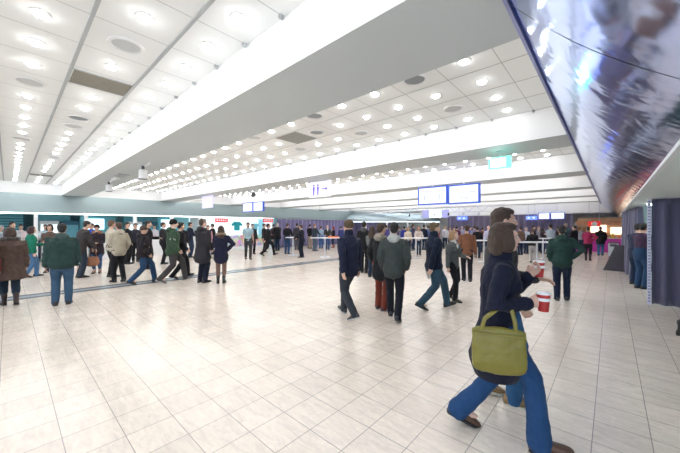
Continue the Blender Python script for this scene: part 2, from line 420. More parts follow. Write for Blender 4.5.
def sc_wall(px0, px1, Y, a, b, label, bars): return screen(px0, px1, Y, a, b, label, [('Halle', .76, .10)], bars=bars)
sc_wall(243, 252.7, 8.6, 202.5, 212, 'small blue-framed hanging screen by the shop row, further from the curtains', True)
sc_wall(253.3, 263, 8.6, 201.8, 211.3, 'small blue-framed hanging screen by the shop row, nearer the curtains', False)
sc_wall(538.3, 549.8, 24.5, 212.8, 219.3, 'bright far screen above the crowd, beside the small blue sign', False)
sc_wall(550.6, 564.6, 24.5, 212.2, 219.2, 'bright far screen above the crowd, at the end of the violet curtain', False)
# blue far sign
def hung_sign(name, px0, px1, Y, a, b, label, m, glyph=None, mg=None, posts=(0,), top=ZS, depth=.06):
    x0, x1 = at_y(px0, Y), at_y(px1, Y); xc = (x0 + x1) / 2; zt, zb = zat(a, xc, Y), zat(b, xc, Y); w_, h_ = x1 - x0, zt - zb
    e = empty(name, (xc, Y, zb)); tag(e, label, 'sign')
    link('sign_box', bevel(BX(((-w_ / 2, 0, 0), (w_ / 2, depth, h_))), .006), m, e)
    if glyph: glyph(e, w_, h_, mg)
    bm = bmesh.new()
    for q in posts: cyl(bm, (q * w_, depth / 2, h_), (q * w_, depth / 2, top - zb), .013, n=10)
    if top - zb - h_ > .02: link('hanger', bm, M_TABLEM, e)
    else: bm.free()
    return e
def poly(bm, pts, y=-.004, dz=.004):
    A = [bm.verts.new((x, y, z)) for x, z in pts]; B = [bm.verts.new((x, y + dz, z)) for x, z in pts]
    bm.faces.new(A); bm.faces.new(B[::-1])
    for i in range(len(A)): bm.faces.new((A[i], A[(i + 1) % len(A)], B[(i + 1) % len(A)], B[i]))
def arrow(bm, cx, cz, s):
    poly(bm, [(cx - s, cz - s * .12), (cx + s * .35, cz - s * .12), (cx + s * .35, cz - s * .45), (cx + s, cz), (cx + s * .35, cz + s * .45), (cx + s * .35, cz + s * .12), (cx - s, cz + s * .12)])
def figure(bm, cx, zb, h):
    n = 12; r = h * .1
    poly(bm, [(cx + r * math.cos(i * 2 * math.pi / n), zb + h * .9 + r * math.sin(i * 2 * math.pi / n)) for i in range(n)])
    poly(bm, [(cx - h * .07, zb), (cx + h * .07, zb), (cx + h * .09, zb + h * .45), (cx + h * .14, zb + h * .76), (cx - h * .14, zb + h * .76), (cx - h * .09, zb + h * .45)])
def g_wc(e, w_, h_, m):
    bm = bmesh.new(); figure(bm, -w_ * .26, h_ * .12, h_ * .72); figure(bm, -w_ * .06, h_ * .12, h_ * .72); link('pictogram', bm, m, e)
    bm = bmesh.new(); arrow(bm, w_ * .26, h_ * .5, w_ * .13); link('arrow', bm, m, e)
def g_dots(e, w_, h_, m):
    bm = bmesh.new()
    for q in (-.25, .2): poly(bm, [((q - .1) * w_, h_ * .3), ((q + .1) * w_, h_ * .3), ((q + .1) * w_, h_ * .7), ((q - .1) * w_, h_ * .7)])
    link('symbol', bm, m, e)
M_VIO = mat('violet_glyph', (.12, .08, .6), .5, emit=(.15, .1, 1), es=.4)
M_SIGNW = mat('lit_sign_white', (.5, .5, .55), .5, emit=(.94, .92, 1), es=.55)
M_SIGNV = mat('lit_sign_lilac', (.4, .38, .6), .5, emit=(.74, .70, 1), es=.6)
M_SIGNB = mat('lit_sign_blue', (.1, .2, .9), .5, emit=(.12, .22, 1), es=1.1)
hung_sign('toilet_sign', 309, 330, 6.3, 181.5, 197, 'white hanging toilet sign with two violet figures and an arrow', M_SIGNW, g_wc, M_VIO, posts=(-.42, .42))
hung_sign('direction_sign', 202, 212, 6.2, 196, 208, 'pale lilac lit sign hanging close to the shop fascia', M_SIGNV, lambda e, w_, h_, m: (lambda bm: (arrow(bm, 0, h_ * .45, w_ * .25), link('arrow', bm, m, e)))(bmesh.new()), M_SIGNW, posts=(-.3, .3))
hung_sign('direction_sign', 526, 537, 24.6, 216, 219.6, 'small blue lit sign on the violet curtain beside the far screens', M_SIGNB, g_dots, M_SIGNW, posts=(-.3, .3), top=ZC)
hung_sign('direction_sign', 457, 467, 24.6, 216.6, 220, 'small blue lit sign above the crowd behind the leather jacket', M_SIGNB, g_dots, M_SIGNW, posts=(-.3, .3), top=ZC)
# emergency exit sign
M_TEAL = mat('exit_teal', (.1, .8, .6), .4, emit=(.12, 1, .78), es=1.6)
M_EXW = mat('exit_white', (1, 1, 1), .4, emit=(.9, 1, .97), es=4)
def g_exit(e, w_, h_, m):
    link('lit_panel', BX(((-w_ * .38, -.008, h_ * .12), (w_ * .3, -.001, h_ * .86))), m, e)
    bm = bmesh.new(); arrow(bm, -.0, h_ * .5, w_ * .2)
    o = link('arrow', bm, mat('exit_arrow', (.5, 1, .9), .4, emit=(.45, 1, .88), es=3), e); o.location = (0, -.008, 0)
e = hung_sign('exit_sign', 488.5, 510, 6.12, 157, 168, 'glowing turquoise and white emergency exit box hanging from the second beam', M_TEAL, g_exit, M_EXW, depth=.1)
bm = bmesh.new(); cyl(bm, (0, .05, ZS - e.location.z - .02), (0, .05, ZS - e.location.z), .06, n=16); link('ceiling_rose', bm, M_TABLEM, e)
# cylinder spotlights and dome cameras under the beams
for px, d_, lab in ((143, 7.0, 'white cylinder spotlight hanging from the first beam, nearer of two'), (109, 9.5, 'white cylinder spotlight hanging from the first beam, farther of two')):
    k_ = (px - 340) / F; x, y = CS * k_ * d_ - SN * d_, SN * k_ * d_ + CS * d_
    e = tag(empty('spotlight', (x, y, ZS)), lab, 'spotlight', 'cylinder spotlights')
    bm = bmesh.new(); cyl(bm, (0, 0, -.10), (0, 0, 0), .03, n=14); link('mount', bm, M_DARK, e)
    bm = bmesh.new(); cyl(bm, (0, 0, -.30), (0, 0, -.10), .085, n=22); cyl(bm, (0, 0, -.10), (0, 0, -.085), .085, .05, n=22); link('body', bm, M_WHITE, e)
    bm = bmesh.new(); cyl(bm, (0, 0, -.312), (0, 0, -.30), .088, n=22); link('rim', bm, M_DARK, e)
    bm = bmesh.new(); cyl(bm, (.16, 0, -.02), (.55, -.02, -.02), .02, n=8); link('side_arm', bm, M_WHITE, e)
for (px, Y, lab) in ((170.6, 6.3, 'white dome camera hanging close to the left fascia'), (253.4, 6.5, 'small dark camera hanging from the second beam near the small screens')):
    x = at_y(px, Y); dark = px > 200
    e = tag(empty('dome_camera', (x, Y, ZS)), lab, 'camera')
    bm = bmesh.new(); cyl(bm, (0, 0, -.10), (0, 0, 0), .02, n=10); link('stem', bm, M_WHITE if not dark else M_DARK, e)
    bm = bmesh.new(); ell(bm, (0, 0, -.16), (.10, .10, .09)); link('housing', bm, M_WHITE if not dark else M_DARK, e, smooth=True)
    bm = bmesh.new(); ell(bm, (0, -.02, -.21), (.06, .06, .05)); link('lens_dome', bm, M_BLACK, e, smooth=True)
e = tag(empty('vent_grille', (at_y(122, 2.1), 2.1, ZS)), 'small dark grille and fittings on the underside of the first beam', 'vent')
link('grille', BX(((-.3, -.12, -.03), (.25, .12, 0))), M_RAIL, e)
for q in (-.9, -.6):
    bm = bmesh.new(); cyl(bm, (q, 0, -.05), (q, 0, 0), .07, n=14); link('fitting', bm, M_WHITE, e)

# ================================================================ CURTAINS, BOOTHS
def curtain(name, p0, p1, z0, z1, m, label, amp=.05, wl=.19, gather=0, eyelets=True, group=None):
    p0, p1 = Vector((*p0, 0)), Vector((*p1, 0)); Ln = (p1 - p0).length; t = (p1 - p0) / Ln; nn = Vector((-t.y, t.x, 0))
    e = empty(name, (p0.x, p0.y, z0)); tag(e, label, 'curtain', group)
    bm = bmesh.new(); nx = max(12, int(Ln / wl * 10)); nz = 14; g = []
    rnd = random.Random(int(p0.x * 100 + p0.y * 31)); ph = [rnd.uniform(0, 6) for _ in range(4)]
    for i in range(nx + 1):
        s = Ln * i / nx; colm = []
        for j in range(nz + 1):
            v = j / nz; A = amp * (1.15 - .55 * v)
            u = s * 2 * math.pi / wl
            off = A * math.sin(u + .7 * math.sin(s * 1.7 + ph[0]) + .3 * (1 - v) * math.sin(s * 5 + ph[1])) + A * .35 * math.sin(u * .43 + ph[2] + v)
            ss = s
            if gather:                                  # drawn together at waist height
                pin = math.exp(-((v - .42) / .28) ** 2) * gather; ss = Ln * .5 + (s - Ln * .5) * (1 - pin)
            p = t * ss + nn * off; colm.append(bm.verts.new((p.x, p.y, (z1 - z0) * v)))
        g.append(colm)
    for i in range(nx):
        for j in range(nz): bm.faces.new((g[i][j], g[i + 1][j], g[i + 1][j + 1], g[i][j + 1]))
    o = link('fabric', bm, m, e, smooth=True); sd = o.modifiers.new('s', 'SOLIDIFY'); sd.thickness = .004
    bm = bmesh.new(); q = t * Ln; cyl(bm, (0, 0, z1 - z0 + .012), (q.x, q.y, z1 - z0 + .012), .012, n=8); link('rail', bm, M_TABLEM, e)
    return e
curtain('curtain', (.63, 8.98), (4.1, 8.98), .02, 2.20, M_CURT, 'tall indigo pleated curtain hanging to the floor at the booth beside the aisle', amp=.05, wl=.22)
curtain('curtain', (.62, 12.0), (.37, 17.0), .02, 2.20, M_CURT, 'blue-grey curtain gathered along the aisle beyond the booth', amp=.11, wl=.45)
curtain('curtain', (-15.6, -.32), (-15.9, -2.2), .02, 2.18, M_PURPD, 'dark violet curtain edge at the far end of the shop row', amp=.07, wl=.3)
curtain('curtain', (WX + .12, 13.45), (WX + .12, YEND - .3), .02, ZO - .01, M_PURP, 'long violet curtain closing the shop row behind the standing tables', amp=.09, wl=.42)
xa, xb = at_y(448, 25), at_y(573, 25)
curtain('curtain', (xa, 25), (xb, 25), .02, zat(215.2, (xa + xb) / 2, 25), M_PURPD, 'wide dark violet curtain across the back behind the far crowd', amp=.09, wl=.45)
# white wall to the side of back curtain
trim(BX(((xa, 24.95, zat(215.2, (xa + xb) / 2, 25) + .03), (.3, 25.1, ZC))), M_WHITE)
# booth
struct('wall_booth', BX(((.62, 13.05, 0), (4.2, 13.2, MZ1))), mat('booth_cyan', (.66, .84, .88), .5))
e = tag(empty('booth_lamp', (1.6, 11.2, MZ1)), 'bright tube lamp on the ceiling inside the curtained booth', 'ceiling light')
link('diffuser', bevel(BX(((-.9, -.08, -.06), (.9, .08, -.02))), .01), mat('booth_tube', (1, 1, 1), .4, emit=(.85, .98, 1), es=14), e)
link('housing', BX(((-.92, -.10, -.02), (.92, .10, 0))), M_WHITE, e)
e = tag(empty('perforated_post', (.592, 9.0, 0)), 'white perforated metal post beside the tall indigo curtain', 'post')
link('upright', bevel(BX(((-.028, -.02, 0), (.028, .03, 2.2))), .004), mat('post_white', (.62, .64, .82), .35), e)
bm = bmesh.new()
for i in range(34): box(bm, (-.018, -.023, .06 + i * .063), (.018, -.019, .082 + i * .063))
o = link('slots', bm, mat('slot_blue', (.22, .22, .38), .5), e)
# leaning dark panel
X_, Y_ = fp(629, 270)
e = tag(empty('dark_panel', (X_ - .36, Y_ - .7, 0), R(-4)), 'dark brown slanted board standing at the foot of the gathered curtain', 'panel')
bm = bmesh.new()
pts = [(-.36, 0), (.34, 0), (.30, .93), (-.02, .95)]
A = [bm.verts.new((x, -.03 + z * .08, z)) for x, z in pts]; B = [bm.verts.new((x, .03 + z * .08, z)) for x, z in pts]
bm.faces.new(A); bm.faces.new(B[::-1])
for i in range(4): bm.faces.new((A[i], A[(i + 1) % 4], B[(i + 1) % 4], B[i]))
link('board', bevel(bm, .006), mat('dark_board', (.05, .045, .06), .5), e)
bm = bmesh.new(); box(bm, (.05, .06, 0), (.3, .4, .04)); link('foot', bm, M_BLACK, e)

# litter bin
def bin_(x, y, s=1):
    e = tag(empty('litter_bin', (x, y, 0)), 'grey metal litter bin in front of the far stall', 'bin')
    link('body', bevel(BX(((-.2, -.2, .06), (.2, .2, .74))), .03, 3), M_TABLEM, e)
    link('base', BX(((-.18, -.18, 0), (.18, .18, .06))), M_DARK, e)
    bm = BX(((-.21, -.21, .74), (.21, .21, .79))); link('lid', bevel(bm, .012), M_DARK, e)
    link('flap', BX(((-.13, -.215, .58), (.13, -.2, .70))), M_DARK, e)
X_, Y_ = fp(613.3, 257.5); bin_(X_, Y_)

# far stall with magenta counter and red top
X0_, Y0_ = fp(604, 252.5)
e = tag(empty('market_stall', (X0_ + .2, Y0_ + .8, 0)), 'far stall with a magenta counter, red and yellow goods and striped awning', 'stall')
link('counter', BX(((-1.6, -.5, 0), (1.3, .2, .85))), mat('magenta_front', (.62, .05, .42), .5, var=.15, vscale=3), e)
link('countertop', BX(((-1.65, -.55, .85), (1.35, .25, .9))), mat('pale_top', (.85, .75, .7), .4), e)
link('back_wall', BX(((-1.6, 1.0, 0), (2.0, 1.1, 2.2))), mat('stall_wood', (.55, .36, .22), .6, var=.3, vscale=4), e)
link('light_box', BX(((-.9, .9, 1.2), (-.1, 1.0, 1.7)), ((.1, .9, 1.1), (1.2, 1.0, 1.55))), mat('stall_light', (1, .8, .6), .5, emit=(1, .78, .55), es=1.6), e)
bm = bmesh.new()
for i in range(9):
    x = -1.6 + i * .36; poly(bm, [(x, 1.95), (x + .36, 1.95), (x + .33, 1.72), (x + .03, 1.72)], y=-.6, dz=.02)
    for f in bm.faces[-6:] if False else []: pass
link('awning', bm, mat('awning_brown', (.45, .22, .12), .7, var=.5, vscale=3), e)
link('posts', BX(((-1.62, -.58, .9), (-1.57, -.53, 1.95)), ((1.3, -.58, .9), (1.35, -.53, 1.95)))  , M_WHITE, e)
rnd = random.Random(5)
for i in range(9):
    x = e.location.x - 1.4 + i * .32; y = e.location.y - .2
    bm = bmesh.new(); h_ = rnd.uniform(.12, .3); cyl(bm, (0, 0, 0), (0, 0, h_ * .7), .09, n=12); cyl(bm, (0, 0, h_ * .7), (0, 0, h_), .06, .04, n=12)
    c_ = [(.7, .05, .05), (.85, .6, .1), (.8, .12, .1), (.9, .9, .85)][i % 4]
    cn = ['red', 'yellow', 'scarlet', 'white'][i % 4]
    o = link('goods_jar', bm, mat('jar_' + cn, c_, .4)); o.location = (x, y, .9)
    tag(o, '%s jar on the magenta stall counter, %s from its far end' % (cn, ORD[i]), 'jar', 'jars on the magenta stall counter')
# red banner with a white shape
e = hung_sign('red_banner', 588, 600.5, 23.8, 221.3, 226.5, 'red hanging banner with a white figure above the far stall', mat('red_banner', (.75, .04, .04), .5, emit=(.8, .03, .03), es=.35), None, None, posts=(-.4, .4), top=ZC)
bm = bmesh.new(); poly(bm, [(-.1, 0), (.1, .02), (.16, .2), (.02, .3), (-.12, .2)], y=-.01); link('white_figure', bm, M_WHITE, e)

# ================================================================ LEFT SHOPS
CY = {'teal': (.12, .42, .52), 'blue': (.03, .16, .28), 'pale': (.75, .95, 1)}
M_SHD = mat('shop_dark_blue', (.03, .14, .22), .5); M_SHT = mat('shop_teal', (.17, .50, .58), .5, var=.2, vscale=2)
M_SHL = mat('shop_light_box', (.8, .95, 1), .5, emit=(.72, .93, 1), es=1.3)
def shop(y0, y1, kind, label):
    e = tag(empty('shop_front', (WX, y0, 0)), label, 'shop front'); W = y1 - y0
    link('pillar', BX(((-.30, W - .14, 0), (-.02, W - .02, ZO))), M_WHITE, e)
    link('counter', bevel(BX(((-.75, .1, 0), (-.15, W - .35, 1.02))), .01), M_TABLE, e)
    link('countertop', BX(((-.8, .08, 1.02), (-.1, W - .33, 1.06))), M_CHROME, e)
    if kind == 'shutter':
        bm = bmesh.new()
        for i in range(16): box(bm, (-3.0, .1, .2 + i * .13), (-2.96, W - .4, .29 + i * .13))
        link('slatted_shelving', bm, M_SHT, e); link('back_panel', BX(((-3.2, .05, 0), (-3.05, W - .35, 2.4))), M_SHD, e)
    elif kind == 'menu':
        link('back_panel', BX(((-3.2, .05, 0), (-3.05, W - .35, 2.4))), M_SHT, e)
        n = max(1, int(W / 1.1))
        for i in range(n):
            y = .25 + i * (W - .5) / n
            link('menu_board', BX(((-3.02, y, 1.45), (-2.98, y + .85, 2.05))), M_SHL, e)
        link('shelf', BX(((-3.0, .1, 1.2), (-2.7, W - .4, 1.24)), ((-3.0, .1, .85), (-2.7, W - .4, .89))), M_CHROME, e)
    elif kind == 'fridge':
        link('back_panel', BX(((-3.2, .05, 0), (-3.05, W - .35, 2.4))), M_SHT, e)
        for i in range(max(1, int(W / .8))):
            y = .15 + i * .8
            link('fridge', bevel(BX(((-3.0, y, 0), (-2.4, y + .7, 1.9))), .02), M_SHD if i % 2 else M_WHITE, e)
            link('glass_door', BX(((-2.4, y + .06, .25), (-2.38, y + .64, 1.7))), M_SHL if i % 2 == 0 else mat('fridge_glass', (.2, .5, .6), .1), e)
    return e
shop(-6, -2.9, 'menu', 'shop opening with teal menu boards beyond the dark curtain edge')
shop(-2.9, .9, 'shutter', 'shop opening with teal slatted shelving behind the brown coat')
shop(.9, 2.6, 'fridge', 'shop opening with tall fridges behind the green jackets')
shop(2.6, 4.6, 'menu', 'shop opening with glowing menu boards behind the beige jacket')
shop(4.6, 6.4, 'fridge', 'shop opening with fridges behind the man in grey trousers')
shop(6.4, 8.0, 'menu', 'shop opening with menu boards next to the T-shirt shop')
# T-shirt shop
e = tag(empty('shop_front', (WX, 8.0, 0)), 'bright white merchandise shop with a teal T-shirt on its wall', 'shop front')
link('back_panel', BX(((-2.1, .02, 0), (-2.0, 5.2, 2.55))), mat('shop_wall_glow', (.88, .95, .95), .5, emit=(.85, 1, 1), es=.55), e)  # lit look of the white wall comes from its own emission, no lamp here
link('side_wall', BX(((-2.1, .02, 0), (-.25, .1, 2.55))), M_WHITE, e)
link('counter', BX(((-.9, .4, 0), (-.2, 5.1, .25))), M_TABLE, e)
def confetti():
    m = bpy.data.materials.new('printed_front'); m.use_nodes = True; nt = m.node_tree; b = nt.nodes['Principled BSDF']
    tc = nt.nodes.new('ShaderNodeTexCoord'); v = nt.nodes.new('ShaderNodeTexVoronoi'); v.inputs['Scale'].default_value = 5
    mx = nt.nodes.new('ShaderNodeMix'); mx.data_type = 'RGBA'; mx.inputs[0].default_value = .45; mx.inputs[7].default_value = (.75, .68, .72, 1)
    nt.links.new(tc.outputs['Object'], v.inputs[0]); nt.links.new(v.outputs['Color'], mx.inputs[6]); nt.links.new(mx.outputs[2], b.inputs['Base Color']); return m
link('printed_display', bevel(BX(((-.85, .5, .25), (-.25, 5.0, 1.0))), .02), confetti(), e)['label'] = 'multicoloured printed counter display'
def tshirt(y, z, s, colr, label, sh):
    o = empty('t_shirt', (WX - 1.96, y, z)); tag(o, label, 't-shirt')
    pts = [(-.22, -.32), (.22, -.32), (.21, .1), (.36, -.0), (.44, .13), (.24, .32), (.09, .35), (0, .30), (-.09, .35), (-.24, .32), (-.44, .13), (-.36, -.0), (-.21, .1)]
    bm = bmesh.new(); A = [bm.verts.new((.05, x * s, q * s)) for x, q in pts]; B = [bm.verts.new((0, x * s, q * s)) for x, q in pts]
    bm.faces.new(A); bm.faces.new(B[::-1])
    for i in range(len(A)): bm.faces.new((A[i], A[(i + 1) % len(A)], B[(i + 1) % len(A)], B[i]))
    link('shirt', bm, mat(sh, colr, .8), o)
    bm = bmesh.new(); cyl(bm, (.02, 0, .33 * s), (.02, 0, .5 * s), .01, n=8); link('hanger', bm, M_CHROME, o)
tshirt(at_x(236.5, WX - 2), 1.62, 1.0, (.03, .42, .47), 'teal T-shirt hanging on the white shop wall', 'shirt_teal')
tshirt(at_x(255, WX - 2), 1.55, .85, (.25, .6, .68), 'pale blue T-shirt hanging behind the man in the light blue shirt', 'shirt_pale')
for px, lab in ((222, 'red and white sale sign beside the T-shirt shop'), (268.5, 'red and white lettered sign at the start of the violet curtain')):
    y = at_x(px, WX + .1)
    o = tag(empty('sale_sign', (WX + .02, y, 1.6)), lab, 'sign')
    zt = zat(218.3, WX, y); zb = zat(222.3, WX, y); z2 = zat(229, WX, y); hw = .42
    link('red_board', BX(((0, -hw, zb - 1.6), (.04, hw, zt - 1.6))), mat('sign_red', (.75, .05, .08), .5, emit=(.8, .05, .1), es=.25), o)
    link('white_board', BX(((0, -hw * .8, z2 - 1.6), (.03, hw * .8, zb - 1.6))), M_SIGNW, o)
    bm = bmesh.new()
    for i in range(5): box(bm, (.04, -hw * .8 + i * hw * .34, zb - 1.6 + .07), (.045, -hw * .8 + i * hw * .34 + hw * .2, zt - 1.6 - .07))
    link('lettering', bm, M_WHITE, o)

# ================================================================ BACK OF HALL: curved canopy, truss, screen wall
M_CAN = mat('canopy_metal', (.50, .60, .66), .3, metal=.6, var=.1, vscale=.6)
bm = bmesh.new(); n = 40
ccx, ccy, cr_ = WX + .3, 27.4, 6.3
A = []; profz = [(0, 2.04), (.05, 2.2), (-.1, 2.42), (-.5, 2.66), (-1.2, 2.82), (-2.6, 2.9)]
for i in range(n + 1):
    a = -math.pi / 2 + math.pi / 2 * i / n
    A.append([bm.verts.new((ccx + (cr_ + q) * math.cos(a), ccy + (cr_ + q) * math.sin(a), z)) for q, z in profz])
for i in range(n):
    for j in range(len(profz) - 1): bm.faces.new((A[i][j], A[i + 1][j], A[i + 1][j + 1], A[i][j + 1]))
e = tag(empty('curved_canopy', (0, 0, 0)), 'low curved silver canopy over the far bar at the back corner', 'canopy')
o = link('shell', bm, M_CAN, e, smooth=True); s = o.modifiers.new('s', 'SOLIDIFY'); s.thickness = .04
bm = bmesh.new()
for i in range(n + 1):
    a = -math.pi / 2 + math.pi / 2 * i / n
    if i % 8 == 0: cyl(bm, (ccx + 6.0 * math.cos(a), ccy + 6.0 * math.sin(a), 0), (ccx + 6.0 * math.cos(a), ccy + 6.0 * math.sin(a), 2.1), .06, n=10)
link('columns', bm, M_WHITE, e)
bm = bmesh.new()
for i in range(n):
    a0, a1 = -math.pi / 2 + math.pi / 2 * i / n, -math.pi / 2 + math.pi / 2 * (i + 1) / n
    cyl(bm, (ccx + 6.25 * math.cos(a0), ccy + 6.25 * math.sin(a0), 2.02), (ccx + 6.25 * math.cos(a1), ccy + 6.25 * math.sin(a1), 2.02), .03, n=6)
link('light_edge', bm, mat('canopy_light', (.8, .95, 1), .5, emit=(.8, .93, 1), es=2.5), e)
# lattice truss
Yt = 21.5; x0, x1 = at_y(404, Yt), at_y(505, Yt); zt = zat(206.5, (x0 + x1) / 2, Yt); zb = zat(212.5, (x0 + x1) / 2, Yt)
e = tag(empty('lighting_truss', (x0, Yt, zb)), 'white lattice truss with lamps under the far ceiling', 'truss')
bm = bmesh.new(); L_ = x1 - x0; H_ = zt - zb
cyl(bm, (0, 0, 0), (L_, 0, 0), .02, n=8); cyl(bm, (0, 0, H_), (L_, 0, H_), .02, n=8)
link('chords', bm, M_TABLEM, e); bm = bmesh.new(); nb = int(L_ / .45)
for i in range(nb):
    xx = L_ * i / nb; cyl(bm, (xx, 0, 0 if i % 2 else H_), (L_ * (i + 1) / nb, 0, H_ if i % 2 else 0), .014, n=6)
link('lattice', bm, mat('truss_lilac', (.50, .50, .72), .4), e)
bm = bmesh.new()
for q in (.1, .5, .9): cyl(bm, (L_ * q, 0, H_), (L_ * q, 0, ZC - zb), .01, n=6)
link('hangers', bm, M_WHITE, e)
for i in range(7):
    bm = bmesh.new(); xx = L_ * (i + .5) / 7; cyl(bm, (xx, 0, -.03), (xx, -.08, -.2), .05, .07, n=10); link('lamp_head', bm, M_BLACK if i % 3 == 0 else M_TABLEM, e)
# screen with lilac side panels
Yp = 23.5; x0, x1 = at_y(429.5, Yp), at_y(441, Yp); xc = (x0 + x1) / 2
e = tag(empty('screen_wall', (xc, Yp, zat(217.5, xc, Yp))), 'small cyan screen between two lilac panels high above the crowd', 'screen')
h_ = zat(210.5, xc, Yp) - e.location.z; w_ = (x1 - x0)
link('display', BX(((-w_ / 2, -.03, 0), (w_ / 2, .03, h_))), mat('cyan_screen', (.8, 1, 1), .4, emit=(.75, 1, 1), es=1.5), e)
link('side_panel', BX(((-w_ * 1.15, 0, -.02), (-w_ * .53, .05, h_ + .02))), mat('lilac_panel', (.45, .45, .75), .5, emit=(.4, .4, .9), es=.3), e)
link('side_panel', BX(((w_ * .53, 0, -.02), (w_ * 1.15, .05, h_ + .02))), _m['lilac_panel'], e)
bm = bmesh.new(); cyl(bm, (0, 0, h_), (0, 0, ZC - e.location.z), .02, n=8); link('hanger', bm, M_WHITE, e)

# ================================================================ STANDING TABLES
def table(px, fy, label, L=.75, twin=False, H=1.06, rz=0.0):
    x, y = fp(px, fy)
    e = tag(empty('standing_table', (x, y, 0), rz + TH * 0), label, 'table', 'white standing tables')
    link('table_top', bevel(BX(((-L / 2, -.3, H - .035), (L / 2, .3, H))), .008), M_TABLE, e)
    bm = bmesh.new(); cyl(bm, (0, 0, .03), (0, 0, H - .035), .035, n=14); link('post', bm, M_TABLEM, e)
    link('base_plate', bevel(BX(((-.25, -.25, 0), (.25, .25, .03))), .008), M_TABLEM, e)
    return e
table(293, 255.5, 'white standing table beside the man in black jeans', H=1.02, rz=.7)
table(325, 257.5, 'long white standing table with orange tray', L=1.5, H=1.04, rz=.7)
table(416, 258, 'long white standing table beyond the grey hooded jacket', L=1.9, H=1.04, rz=.7)
table(484, 262, 'white standing table behind the brown leather jacket', L=1.4, H=1.0, rz=.7)
table(537, 267.5, 'long white standing table behind the green hooded jacket', L=1.6, H=1.02, rz=.7)
table(543, 259, 'white standing table farther back near the light grey shirt', L=1.2, H=1.04, rz=.7)

# ================================================================ PEOPLE
def ik(a, b, l1, l2, pole):
    a, b, pole = Vector(a), Vector(b), Vector(pole); d = b - a; D = min(d.length, (l1 + l2) * .998); u = d.normalized(); b2 = a + u * D
    q = (l1 * l1 - l2 * l2 + D * D) / (2 * D); h = math.sqrt(max(0, l1 * l1 - q * q))
    p = pole - u * pole.dot(u); p.normalize()
    return a + u * q + p * h, b2
HANDS = {'down': (.26, .03, .79), 'fwd': (.25, .24, .86), 'back': (.27, -.2, .84), 'pocket': (.21, .11, .93), 'hip': (.19, -.02, 1.02),
         'hold': (.09, .32, 1.12), 'phone': (.05, .28, 1.31), 'cross': (-.10, .2, 1.2), 'table': (.18, .36, 1.06), 'behind': (.06, -.17, .95), 'chin': (.04, .15, 1.45), 'carry': (.22, .25, 1.02), 'low': (.16, .33, .95)}
def shoe(parent, ank, yaw, pitch, m, msole, boot, s, name='shoe', heel=False):
    """ank = ankle in model units; the sole sits on z = 0 at zero pitch"""
    M = Matrix.Translation(Vector(ank)) @ Matrix.Rotation(yaw, 4, 'Z') @ Matrix.Rotation(pitch, 4, 'X') @ Matrix.Translation((0, 0, -.085))
    st = [(-.085, .020, .05), (-.075, .034, .082), (-.04, .038, .10), (.0, .040, .105), (.05, .043, .085), (.10, .048, .062), (.15, .046, .050), (.185, .032, .040), (.20, .012, .030)]
    bm = bmesh.new(); n = 14; RR = []
    for y, hw, t in st:
        ring = []
        for i in range(n):
            a = i * 2 * math.pi / n; cx, cz = math.cos(a), math.sin(a)
            z = .016 + (t - .016) * (.5 + .5 * max(-1, min(1, cz * 1.25))) if cz > 0 else .016 * (1 + cz * .0) + (t - .016) * .5 * max(0, 1 + cz * 1.6)
            ring.append(bm.verts.new(M @ Vector((hw * cx * (1 if cz > -.6 else .9), y, z))))
        RR.append(ring)
    for A, B in zip(RR, RR[1:]):
        for i in range(n): bm.faces.new((A[i], A[(i + 1) % n], B[(i + 1) % n], B[i]))
    bm.faces.new(RR[0]); bm.faces.new(RR[-1])
    if boot: tube(bm, [M @ Vector((0, -.02, .06)), M @ Vector((0, -.018, .14)), M @ Vector((0, -.02, boot))], [(.045, .052), (.046, .05), (.056, .058)], n=14)
    bmesh.ops.scale(bm, vec=(s, s, s), verts=bm.verts)
    o = link('boot' if boot else name, bm, m, parent, smooth=True)
    bm = bmesh.new(); k = [(x * 1.06, y) for y, x, _ in st]
    pts = [(hw, y) for hw, y in k] + [(-hw, y) for hw, y in k[::-1]]
    hz = [.0 if (not heel or y > .02) else 0 for _, y in pts]
    A = [bm.verts.new(M @ Vector((x, y, 0.0))) for x, y in pts]; B = [bm.verts.new(M @ Vector((x, y, .02))) for x, y in pts]
    bm.faces.new(A[::-1]); bm.faces.new(B)
    for i in range(len(A)): bm.faces.new((A[i], A[(i + 1) % len(A)], B[(i + 1) % len(A)], B[i]))
    bmesh.ops.scale(bm, vec=(s, s, s), verts=bm.verts)
    link('sole', bm, msole, o)
    return o
def hand(bm, wr, d, palm, side):
    """wr wrist, d direction of the forearm, palm = palm normal, side = thumb side"""
    d = d.normalized(); th = (side - d * side.dot(d)).normalized(); pn = d.cross(th)
    if pn.dot(palm) < 0: pn = -pn
    loft(bm, [(wr, th * .026, pn * .02), (wr + d * .03, th * .034, pn * .017), (wr + d * .075, th * .04, pn * .014), (wr + d * .09, th * .037, pn * .012)], 10)
    for i, ln in enumerate((.068, .078, .073, .056)):
        b = wr + d * .085 + th * (.03 - .02 * i); c1 = b + d * ln * .42 + pn * .006; c2 = c1 + d * ln * .28 + pn * ln * .22; c3 = c2 + d * ln * .10 + pn * ln * .28
        tube(bm, [b - d * .01, c1, c2, c3], [.0098, .0092, .0086, .0075], n=8)
    b = wr + d * .025 + th * .028; tube(bm, [b, b + d * .03 + th * .022 + pn * .006, b + d * .055 + th * .026 + pn * .016], [.013, .011, .009], n=8)

